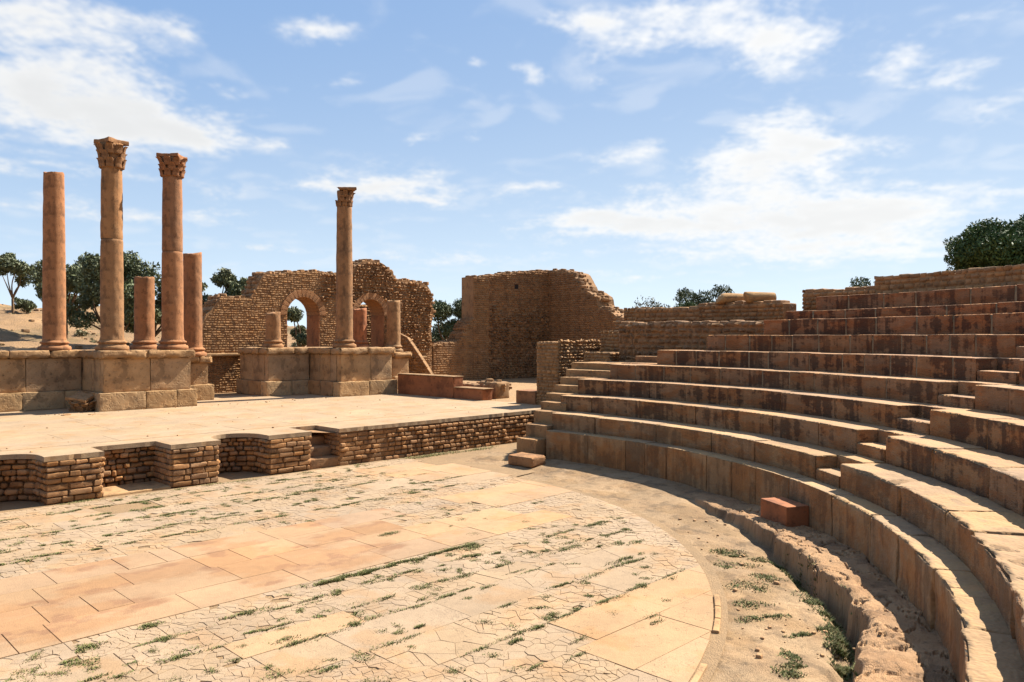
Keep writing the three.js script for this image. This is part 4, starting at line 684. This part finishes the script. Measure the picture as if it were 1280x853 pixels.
// ------------------------------------------------------------------ the massive ruin beside the gate, and the low wall joining it
{
  const R = rng(651), Z = -19, y0 = S - 0.2;
  const low = thing('brick_wall', 'low shaded brick wall joining the arched wall and the massive ruin', 'wall');
  let pl = [[22.62, y0], [22.62, 2.85], [23.4, 2.95], [24.4, 3.02], [24.8, 3.5], [25.1, 4.0], [25.46, 4.3], [25.46, y0]]; pl = ragged(pl, R, 1, 6, 0.07, 0.14);
  obj('wall_core', dress(new THREE.ExtrudeGeometry(ruinShape(pl), { depth: 1, bevelEnabled: false }).translate(0, 0, Z - 1), BRICK), M.stone, low);
  kind(obj('facing_stones', masonry(faceZ(22.62, y0, Z + 0.004), 2.84, 3.6, { R, course: [0.11, 0.13], len: [0.16, 0.3], deep: [0.012, 0.03], gap: 0.02, mask: (u, v) => insidePoly(pl, 22.62 + u, y0 + v + 0.04), tint: tanStone([0.36, 0.235, 0.13], 0.16) }), M.stoneFine, low), 'stuff');
  const lc = []; for (const [x, y] of pl) if (y > 2.8) for (let k = 0; k < 4; k++) lc.push(block(0.18 + R() * 0.12, 0.10 + R() * 0.08, 0.2 + R() * 0.1, { cell: 0.2, b: 0.03, amp: 0.03, freq: 6, tint: vary(BRICK, R, 0.25), map: place(x - 0.12, y - 0.07, Z - 0.22 - k * 0.26, R() * 0.4) }));
  kind(obj('top_stones', mergeGeometries(lc), M.stoneFine, low), 'stuff');
  const t = thing('massive_ruin', 'massive shaded brick and rubble ruin beyond the side gate', 'ruin');
  { const a = -0.2, c = Math.cos(a), q = Math.sin(a); t.rotation.y = a; t.position.set(25.47 - (c * 25.47 - q * 19), 0, -19 - (-q * 25.47 - c * 19)); }
  let p1 = [[25.47, y0], [25.47, 6.66], [26.3, 6.7], [27.2, 6.85], [28.4, 7.0], [29.6, 7.15], [30.6, 7.15], [31.6, 7.05], [31.6, y0]]; p1 = ragged(p1, R, 1, 7, 0.09);
  obj('wall_core', dress(new THREE.ExtrudeGeometry(ruinShape(p1), { depth: 1.3, bevelEnabled: false }).translate(0, 0, Z - 1.302), BRICK), M.stone, t);
  kind(obj('brick_pier', masonry(faceZ(25.47, y0, Z + 0.004), 1.0, 5.9, { R, course: [0.11, 0.13], len: [0.16, 0.3], deep: [0.02, 0.04], gap: 0.02, mask: (u, v) => insidePoly(p1, 25.47 + u, y0 + v + 0.04), tint: tanStone([0.38, 0.25, 0.14], 0.15) }), M.stoneFine, t), 'stuff');
  kind(obj('facing_stones', masonry(faceZ(26.47, y0, Z + 0.004), 4.2, 6.6, { R, course: [0.10, 0.14], len: [0.14, 0.28], deep: [0.01, 0.05], gap: 0.022, wild: 0.02, mask: (u, v) => insidePoly(p1, 26.47 + u, y0 + v + 0.04) && v > 4.1 + 0.2 * Math.sin(u * 4) && Math.hypot(u - 1.85, v - 5.45) > 0.16, tint: tanStone([0.33, 0.205, 0.11], 0.2) }), M.stoneFine, t), 'stuff');
  kind(obj('rubble_stones', masonry(faceZ(26.47, y0, Z + 0.004), 4.2, 4.4, { R, course: [0.09, 0.2], len: [0.08, 0.26], deep: [0.02, 0.14], gap: 0.03, wild: 0.045, inset: 0.32, mask: (u, v) => v < 4.1 + 0.2 * Math.sin(u * 4), tint: tanStone([0.33, 0.215, 0.125], 0.3) }), M.stoneFine, t), 'stuff');
  obj('painted_putlog_hole', boxAt(28.2, 28.45, 6.05, 6.35, Z + 0.001, Z + 0.006, [0.03, 0.02, 0.015]), M.stone, t);  // near-black plate on the solid wall: shade of a putlog hole painted as colour
  // the flank that runs towards the camera and shades the corner
  const X = 30.6; let p2 = [[-19, y0], [-19, 7.2], [-18.3, 7.15], [-17.3, 7.0], [-16.6, 6.8], [-16.2, 6.3], [-15.9, 5.9], [-15.2, 5.75], [-14.7, 5.5], [-14.4, 4.9], [-13.6, 4.75], [-12.9, 4.3], [-12.4, 4.2], [-12.2, y0]]; p2 = ragged(p2, R, 1, 12, 0.12);
  obj('flank_core', dress(new THREE.ExtrudeGeometry(ruinShape(p2.map(([z, y]) => [-z, y])), { depth: 1.2, bevelEnabled: false }).rotateY(Math.PI / 2).translate(X, 0, 0), BRICK), M.stone, t);
  kind(obj('flank_stones', masonry(faceX(X - 0.004, y0, -19), 6.8, 6.7, { R, course: [0.10, 0.14], len: [0.14, 0.28], deep: [0.012, 0.05], gap: 0.022, wild: 0.02, mask: (u, v) => insidePoly(p2, -19 + u, y0 + v + 0.06), tint: tanStone([0.36, 0.23, 0.125], 0.2) }), M.stoneFine, t), 'stuff');
  const caps = []; for (const [z, y] of p2) if (y > 4) for (let k = 0; k < 3; k++) caps.push(block(0.2 + R() * 0.15, 0.12 + R() * 0.1, 0.2 + R() * 0.12, { cell: 0.2, b: 0.04, amp: 0.03, freq: 6, tint: vary(BRICK, R, 0.25), map: place(X + k * 0.32, y - 0.1, z - 0.1, R()) }));
  for (const [x, y] of p1) if (y > 6) for (let k = 0; k < 3; k++) caps.push(block(0.2 + R() * 0.15, 0.12 + R() * 0.1, 0.2 + R() * 0.12, { cell: 0.2, b: 0.04, amp: 0.03, freq: 6, tint: vary(BRICK, R, 0.25), map: place(x, y - 0.1, Z - 0.3 - k * 0.32, R()) }));
  kind(obj('top_stones', mergeGeometries(caps), M.stoneFine, t), 'stuff');
}
// red plaster walls at the stage's end
{
  const t = thing('plaster_wall', 'low red plastered wall at the end of the stage, stepping down to the gate', 'wall'), R = rng(671), cr = [0.42, 0.19, 0.095];
  obj('wall_body', block(0.5, 0.82, 3.55, { cell: 0.11, b: 0.018, amp: 0.012, chip: 0.03, tint: cr, blotch: 0.22, map: place(16.1, S - 0.01, -13.36) }), M.plaster, t);
  obj('lower_wall', block(0.5, 0.42, 1.62, { cell: 0.11, b: 0.018, amp: 0.012, chip: 0.03, tint: cr, blotch: 0.22, map: place(16.12, S - 0.01, -9.8) }), M.plaster, t);
  obj('wall_cap', block(0.56, 0.03, 3.6, { cell: 0.2, b: 0.01, amp: 0.006, tint: [0.36, 0.27, 0.17], map: place(16.07, S + 0.808, -13.4) }), M.stoneFine, t);
  obj('lower_cap', block(0.56, 0.03, 1.64, { cell: 0.2, b: 0.01, amp: 0.006, tint: [0.36, 0.27, 0.17], map: place(16.09, S + 0.408, -9.78) }), M.stoneFine, t);
  const h = thing('stone_heap', 'low mounded wall of sunlit small stones behind the red plastered wall', 'wall'), parts = [];
  for (let i = 0; i < 170; i++) { const u = R(), x = 17.0 + R() * 0.8, z = mix(-11.2, -8.4, u), y = S - 0.05 + (0.5 + 0.18 * step(0.62, 0.8, u)) * (1 - Math.pow(Math.abs((x - 17.4) / 0.55), 3)) * R(); parts.push([x, y, z]); }
  kind(obj('heap_stones', mergeGeometries(parts.map(([x, y, z]) => block(0.14 + R() * 0.14, 0.1 + R() * 0.06, 0.14 + R() * 0.14, { cell: 0.2, b: 0.04, amp: 0.03, freq: 6, tint: vary([0.44, 0.32, 0.2], R, 0.25), map: place(x, y, z, R() * 3) }))), M.stoneFine, h), 'stuff');
  const hc = []; for (let k = 0; k < 9; k++) hc.push(block(0.75, 0.56 + (k > 5 ? 0.12 : 0), 0.34, { cell: 0.14, b: 0.08, amp: 0.05, freq: 4, tint: [0.36, 0.26, 0.16], map: place(17.0, S - 0.05, -11.2 + k * 0.31) })); obj('heap_core', mergeGeometries(hc), M.stoneFine, h);
}
// ------------------------------------------------------------------ loose things
{
  const R = rng(701);
  const box = thing('terracotta_block', 'square-cut terracotta block lying against the ring wall', 'block'); box.position.set(9.10, 0.13, 6.93); box.rotation.y = -2.09;
  obj('block_body', block(0.76, 0.37, 0.44, { cell: 0.1, b: 0.014, amp: 0.006, chip: 0.02, tint: [0.44, 0.20, 0.10], blotch: 0.1, map: place(-0.38, 0, -0.22) }), M.plaster, box);
  // fallen drums on the parapet
  for (const [a, label, turn] of [[2.0, 'fallen column drum with a slanted broken end, on the parapet', 0.5], [4.9, 'fallen column drum lying against the end of the rim wall', 0.55]]) {
    const r = 18.6, t = thing('column_drum', label, 'drum', 'fallen column drums'); t.position.set(r * Math.cos(a * rad), 4.50, r * Math.sin(a * rad)); t.rotation.set(0, -turn, 0);
    const g = lathe([[0, -0.48], [0.10, -0.48], [0.155, -0.46], [0.165, -0.2], [0.17, 0.3], [0.168, 0.46], [0.12, 0.49], [0, 0.49]], 28, { amp: 0.012, freq: 4, seed: a, tint: [0.47, 0.33, 0.17] }); g.rotateZ(Math.PI / 2);
    const p = g.attributes.position; for (let i = 0; i < p.count; i++) if (p.getX(i) < -0.3) p.setX(i, p.getX(i) + p.getY(i) * 0.8 * (a < 3 ? 1 : -0.4)); g.computeVertexNormals();
    obj('drum_body', g, M.stoneFine, t);
  }
  for (const [x, y, z, s, l] of [[3.4, S, -13.0, 0.12, 'small pebble on the stage before the long podium'], [4.05, S, -12.7, 0.1, 'small pebble on the stage near the fallen capital']])
    tag(obj('loose_stone', block(s * 2.2, s * 0.5, s * 1.3, { cell: 0.12, b: 0.05, amp: 0.03, freq: 6, tint: [0.46, 0.33, 0.2], map: place(x, y - 0.02 - (y ? 0 : 0.05), z, 0.5) }), M.stoneFine), l, 'stone');
}

// ------------------------------------------------------------------ trees, bushes, grass
function limb(a, b, r0, r1, R, bend = 0.1) { const m = a.clone().lerp(b, 0.5).add(V((R() - 0.5) * bend, (R() - 0.5) * bend * 0.3, (R() - 0.5) * bend).multiplyScalar(a.distanceTo(b))); const c = new THREE.CatmullRomCurve3([a, m, b]), g = new THREE.TubeGeometry(c, 8, 1, 7), p = g.attributes.position, n = 8, v = V(), q = V(); for (let i = 0; i <= n; i++) { c.getPointAt(i / n, q); const r = mix(r0, r1, i / n); for (let k = 0; k < 8; k++) { const id = i * 8 + k; v.fromBufferAttribute(p, id).sub(q).multiplyScalar(r).add(q); p.setXYZ(id, v.x, v.y, v.z); } } g.computeVertexNormals(); return g; }
function leaves(R, blobs, count, size, tint, droop = 0.3) {   // blobs: [x, y, z, rx, ry, rz]
  const P = [], C = [], I = [], vol = blobs.map((b) => Math.pow(b[3] * b[4] * b[5], 0.75)), sum = vol.reduce((a, b) => a + b, 0), u = V(), w = V();
  for (let bi = 0; bi < blobs.length; bi++) {
    const [x, y, z, rx, ry, rz] = blobs[bi], n = Math.round(count * vol[bi] / sum), kb = 0.8 + R() * 0.4;
    for (let i = 0; i < n; i++) {
      const th = R() * Math.PI * 2, ph = Math.acos(2 * R() - 1), rr = 0.35 + 0.68 * Math.pow(R(), 0.55), lump = 0.72 + 0.5 * vn(Math.cos(th) * 2.3 + bi * 7, Math.cos(ph) * 2.3, Math.sin(th) * 2.3);
      const px = x + rx * rr * lump * Math.sin(ph) * Math.cos(th), py = y + ry * rr * lump * Math.cos(ph), pz = z + rz * rr * lump * Math.sin(ph) * Math.sin(th), s = size * (0.6 + R() * 0.8);
      u.set(R() - 0.5, R() - 0.5 - droop, R() - 0.5).normalize().multiplyScalar(s); w.set(R() - 0.5, R() - 0.5, R() - 0.5).cross(u).normalize().multiplyScalar(s * 0.38);
      const o = P.length / 3; P.push(px - u.x, py - u.y, pz - u.z, px + w.x, py + w.y, pz + w.z, px + u.x, py + u.y, pz + u.z, px - w.x, py - w.y, pz - w.z);
      const k = kb * (0.75 + R() * 0.5), t = [tint[0] * k, tint[1] * k, tint[2] * k]; C.push(...t, ...t, ...t, ...t); I.push(o, o + 1, o + 2, o, o + 2, o + 3);
    }
  }
  const g = new THREE.BufferGeometry(); g.setAttribute('position', new THREE.Float32BufferAttribute(P, 3)); g.setAttribute('color', new THREE.Float32BufferAttribute(C, 3)); g.setIndex(I); g.computeVertexNormals(); return g;
}
function tree(name, label, [x, y, z], H, wide, { seed, n = 9, count = 7000, size = 0.2, tint = [0.06, 0.085, 0.03], trunk = 0.22, low = 0.35, group, bark = [0.22, 0.17, 0.12], airy = 1 }) {
  const t = thing(name, label, name.includes('bush') ? 'bush' : 'tree', group), R = rng(seed); t.position.set(x, y, z);
  const fork = V((R() - 0.5) * 0.4, H * low * 0.8, (R() - 0.5) * 0.4), parts = [limb(V(0, -0.3, 0), fork, trunk, trunk * 0.7, R)], blobs = [];
  for (let k = 0; k < n; k++) {
    const a = (k + R() * 0.7) / n * Math.PI * 2 * 1.6, rr = wide * (0.25 + 0.75 * Math.sqrt(R())) * 0.72, yy = H * (low + (1 - low) * (0.16 + 0.72 * R())), lift = 1 - 0.45 * (rr / wide), tip = V(Math.cos(a) * rr, Math.min(yy, H * 0.93 * lift + H * 0.12), Math.sin(a) * rr);
    parts.push(limb(fork, tip, trunk * 0.5, trunk * 0.10, R, 0.22)); const s = wide * (0.26 + R() * 0.2) * airy; blobs.push([tip.x, tip.y, tip.z, s, s * (0.62 + R() * 0.25), s]);
    if (R() < 0.7) { const s2 = s * 0.6; blobs.push([tip.x + (R() - 0.5) * s * 2, tip.y + (R() - 0.2) * s, tip.z + (R() - 0.5) * s * 2, s2, s2 * 0.7, s2]); }
  }
  obj('trunk', mergeGeometries(parts.map((p) => dress(p, bark))), M.bark, t); obj('crown', leaves(R, blobs, Math.round(count * 1.9), size * 0.66, tint), M.leaf, t); return t;
}
const GUM = [0.105, 0.125, 0.055], TL = 'trees on the hill';
tree('gum_tree', 'thin loose tree standing alone on the hill, apart from the grove', [13.7, 4.6, -65], 5.6, 2.2, { seed: 1, n: 7, count: 2200, size: 0.22, tint: GUM, trunk: 0.14, low: 0.45, group: TL, airy: 0.9 });
tree('round_bush', 'small dark round bush on the hill crest beside the lone thin tree', [14.9, 5.3, -66], 1.5, 1.1, { seed: 2, n: 6, count: 1400, size: 0.16, tint: GUM, trunk: 0.06, low: 0.1, group: 'bushes' });
tree('gum_tree', 'rounded dark tree of the grove, seen between the plain column and the tallest column', [14.2, 3.2, -52], 6.0, 2.9, { seed: 3, n: 10, count: 5200, size: 0.22, tint: GUM, low: 0.28, group: TL });
tree('gum_tree', 'tall dark tree of the grove right behind the tallest column', [14.6, 2.0, -43], 7.2, 2.7, { seed: 4, n: 11, count: 6500, size: 0.2, tint: [0.09, 0.112, 0.046], low: 0.2, group: TL });
tree('gum_tree', 'dark tree of the grove behind the short rosy stump', [17.6, 2.2, -45], 5.6, 2.5, { seed: 5, n: 11, count: 7500, size: 0.2, tint: GUM, low: 0.18, group: TL });
tree('gum_tree', 'pale loose tree with spread boughs behind the half-height column', [22.6, 2.2, -45], 6.2, 3.1, { seed: 6, n: 9, count: 4600, size: 0.22, tint: [0.125, 0.14, 0.065], low: 0.35, group: TL, airy: 0.85 });
tree('gum_tree', 'tree peeping over the left shoulder of the arched wall', [24.8, 2.2, -44], 6.0, 1.9, { seed: 7, n: 6, count: 2600, size: 0.2, tint: GUM, low: 0.4, group: TL });
tree('gum_tree', 'slender tree seen through the first arch', [26.6, 1.2, -39.5], 4.4, 1.5, { seed: 8, n: 7, count: 3200, size: 0.16, tint: GUM, low: 0.3, group: TL });
tree('gum_tree', 'dense rounded dark tree above the low brick wall', [35.5, 0.9, -32.5], 5.7, 2.0, { seed: 9, n: 14, count: 8500, size: 0.15, tint: [0.075, 0.10, 0.035], low: 0.25, group: TL });
const FERN = [0.06, 0.105, 0.022];
tree('evergreen_tree', 'big dense dark evergreen tree behind the rim wall', [43.2, 0.9, 2.4], 9.0, 2.8, { seed: 23, n: 40, count: 30000, size: 0.14, tint: FERN, low: 0.52, trunk: 0.3, airy: 0.9 });
tree('evergreen_tree', 'second dark evergreen tree crowding the big one behind the rim wall', [43.8, 0.9, 7.6], 8.0, 2.8, { seed: 12, n: 16, count: 12000, size: 0.15, tint: FERN, low: 0.45, trunk: 0.3 });
tree('flowering_bush', 'wispy airy shrub behind the brick parapet', [33.5, 0.9, -12.6], 4.6, 1.8, { seed: 13, n: 8, count: 900, size: 0.12, tint: [0.10, 0.11, 0.07], low: 0.6, trunk: 0.06, group: 'bushes' });
tree('hedge_bush', 'dense clipped green bush behind the brick parapet', [34.2, 0.9, -11.4], 4.25, 1.7, { seed: 14, n: 14, count: 8000, size: 0.1, tint: [0.05, 0.09, 0.02], low: 0.55, trunk: 0.1, group: 'bushes', airy: 0.8 });
tree('flowering_bush', 'leafy shrub rising above the clipped bush', [36.2, 0.9, -10.9], 5.9, 1.7, { seed: 15, n: 9, count: 3600, size: 0.12, tint: [0.07, 0.095, 0.04], low: 0.5, trunk: 0.08, group: 'bushes' });
tree('flowering_bush', 'low feathery shrub peeping over the rim wall', [38.5, 0.9, -2.6], 5.5, 1.9, { seed: 16, n: 9, count: 2600, size: 0.13, tint: [0.07, 0.10, 0.04], low: 0.6, trunk: 0.08, group: 'bushes' });
// dry scrub and stones on the hill
{
  const R = rng(871), blobs = [], stones = [];
  for (let i = 0; i < 240; i++) { const z = -30 - R() * 55, x = -6 + R() * 50, q = 0.10 + R() * R() * R() * 0.5; blobs.push([x, height(x, z) + q * 0.35, z, q * 1.3, q * 0.7, q * 1.3]); }
  kind(tag(obj('hill_scrub', leaves(R, blobs, 15000, 0.10, [0.15, 0.14, 0.07], 0.1), M.leaf), 'dry low scrub dotted over the hill', 'scrub'), 'stuff');
  for (let i = 0; i < 420; i++) { const z = -28 - R() * 50, x = -6 + R() * 46, q = 0.08 + R() * R() * 0.4; stones.push(block(q * 1.6, q * 0.8, q * 1.2, { cell: 1, b: q * 0.2, amp: q * 0.15, freq: 5, tint: vary([0.44, 0.34, 0.24], R, 0.25), map: place(x, height(x, z) - q * 0.2, z, R() * 6) })); }
  kind(tag(obj('hill_stones', mergeGeometries(stones), M.stoneFine), 'loose stones strewn over the hill', 'stones'), 'stuff');
  const grit = []; for (let i = 0; i < 320; i++) { const q = 0.010 + R() * R() * R() * 0.05, near = R() < 0.6, x = near ? -1 + R() * 17 : R() * 16, z = near ? -13.0 - R() * 0.5 : -5 - R() * 8; grit.push(block(q * 1.5, q, q, { cell: 1, b: q * 0.25, amp: q * 0.2, freq: 20, tint: vary([0.46, 0.35, 0.24], R, 0.25), map: place(x, S - q * 0.2, z, R() * 6) })); }
  kind(tag(obj('stage_gravel', mergeGeometries(grit), M.stoneFine), 'grit and pebbles scattered on the stage floor', 'gravel'), 'stuff');
}
// grass and herbs in the joints, along the walls and in the drain
{
  const R = rng(811), P = [], C = [], I = [];
  const blade = (x, y, z, h, k) => { h *= 0.55; const a = R() * 6.283, l = h * (0.4 + R() * 1.1), w = 0.006 + R() * 0.008, dx = Math.cos(a), dz = Math.sin(a), o = P.length / 3; P.push(x - dz * w, y, z + dx * w, x + dz * w, y, z - dx * w, x + dx * l, y + h, z + dz * l); const m = (0.7 + R() * 0.6) * k, dry = R() < 0.42 ? 1 : 0, t = dry ? [0.22 * m, 0.18 * m, 0.075 * m] : [0.13 * m, 0.155 * m, 0.04 * m]; C.push(...t, ...t, ...t); I.push(o, o + 1, o + 2); };
  const patch = (x, z, rx, rz, n, y = -0.012, h = 0.05, turn = 0, k = 1) => { n *= 1.9; for (let i = 0; i < n; i++) { const a = R() * 6.283, q = Math.pow(R(), 0.8) * (0.35 + 1.1 * vn(a * 1.6, x * 3, z * 3)), u = Math.cos(a) * q * rx, v = Math.sin(a) * q * rz, c = Math.cos(turn), s = Math.sin(turn), X = x + u * c + v * s, Z = z - u * s + v * c; blade(X, typeof y === 'function' ? y(X, Z) : y, Z, h * (0.4 + R() * 0.9), k); } };
  for (let i = 0; i < 26; i++) patch(2.0 + R() * 2.8, 3.80 + R() * 0.1, 0.16, 0.05, 150, -0.012, 0.06, 0.02);
  patch(4.65, 3.95, 0.32, 0.16, 500); patch(4.2, 2.35, 0.25, 0.1, 350, -0.01, 0.05); patch(-0.9, 4.0, 0.2, 0.14, 450); patch(-0.2, 3.82, 0.18, 0.1, 300);
  const zl = [-3.35, -2.5, -1.75, -0.9, -0.15, 4.35, 4.97, 5.46, 6.2, 6.98, 7.7];
  for (let i = 0; i < 420; i++) { const z = zl[Math.floor(R() * zl.length)] + (R() - 0.5) * (R() < 0.5 ? 0.05 : 0.35), x = -2.5 + R() * 11; if (Math.hypot(x, Math.max(z, 0)) < 9) patch(x, z, 0.08 + R() * R() * 0.42, 0.025 + R() * 0.06, 60 + R() * 170, -0.012, 0.035 + R() * 0.02, (R() - 0.5) * 0.12); }
  for (let i = 0; i < 300; i++) { const z = -3.8 + R() * 11.5, x = -2 + R() * 10; if (Math.hypot(x, Math.max(z, 0)) < 9 && !(x < 4.8 && z > 0.6 && z < 3.7)) patch(x, z, 0.05 + R() * 0.12, 0.04 + R() * 0.08, 60 + R() * 110, -0.012, 0.04, R() * 3); }
  for (const [x, z, rx, n] of [[10.2, -4.0, 1.5, 1500], [12, -3.95, 0.9, 500], [4.0, -4.05, 0.35, 320], [4.75, -3.98, 0.5, 420], [1.4, -4.1, 0.5, 350], [7.9, -4.0, 0.25, 200], [2.6, -3.9, 0.5, 200], [3.3, -4.0, 0.3, 250], [6.3, -3.9, 0.4, 200]]) patch(x, z, rx, 0.12 + rx * 0.1, n, -0.03, 0.08, 0, 1.1);
  for (let i = 0; i < 28; i++) { const a = (42 + R() * 38) * rad, r = 9.75 + R() * 1.1, x = r * Math.cos(a), z = r * Math.sin(a); patch(x, z, 0.1 + R() * 0.3, 0.06 + R() * 0.16, 90 + R() * 220, (X, Z) => pathHeight(X, Z)[0] - 0.006, 0.045, a + 1.57, 0.95); }
  for (let i = 0; i < 34; i++) { const a = (44 + R() * 42) * rad, r = 10.72 + R() * 0.16; patch(r * Math.cos(a), r * Math.sin(a), 0.18, 0.07, 190, (X, Z) => Math.min(0.02, pathHeight(X, Z)[0]) - 0.006, 0.07, a + 1.57, 0.9); }
  const g = new THREE.BufferGeometry(); g.setAttribute('position', new THREE.Float32BufferAttribute(P, 3)); g.setAttribute('color', new THREE.Float32BufferAttribute(C, 3)); g.setIndex(I); g.computeVertexNormals();
  kind(tag(obj('joint_grass', g, M.grass), 'short green and dry grass growing in paving joints and along the stage front', 'grass'), 'stuff');
}
scene.updateMatrixWorld(true);
renderer.render(scene, camera);
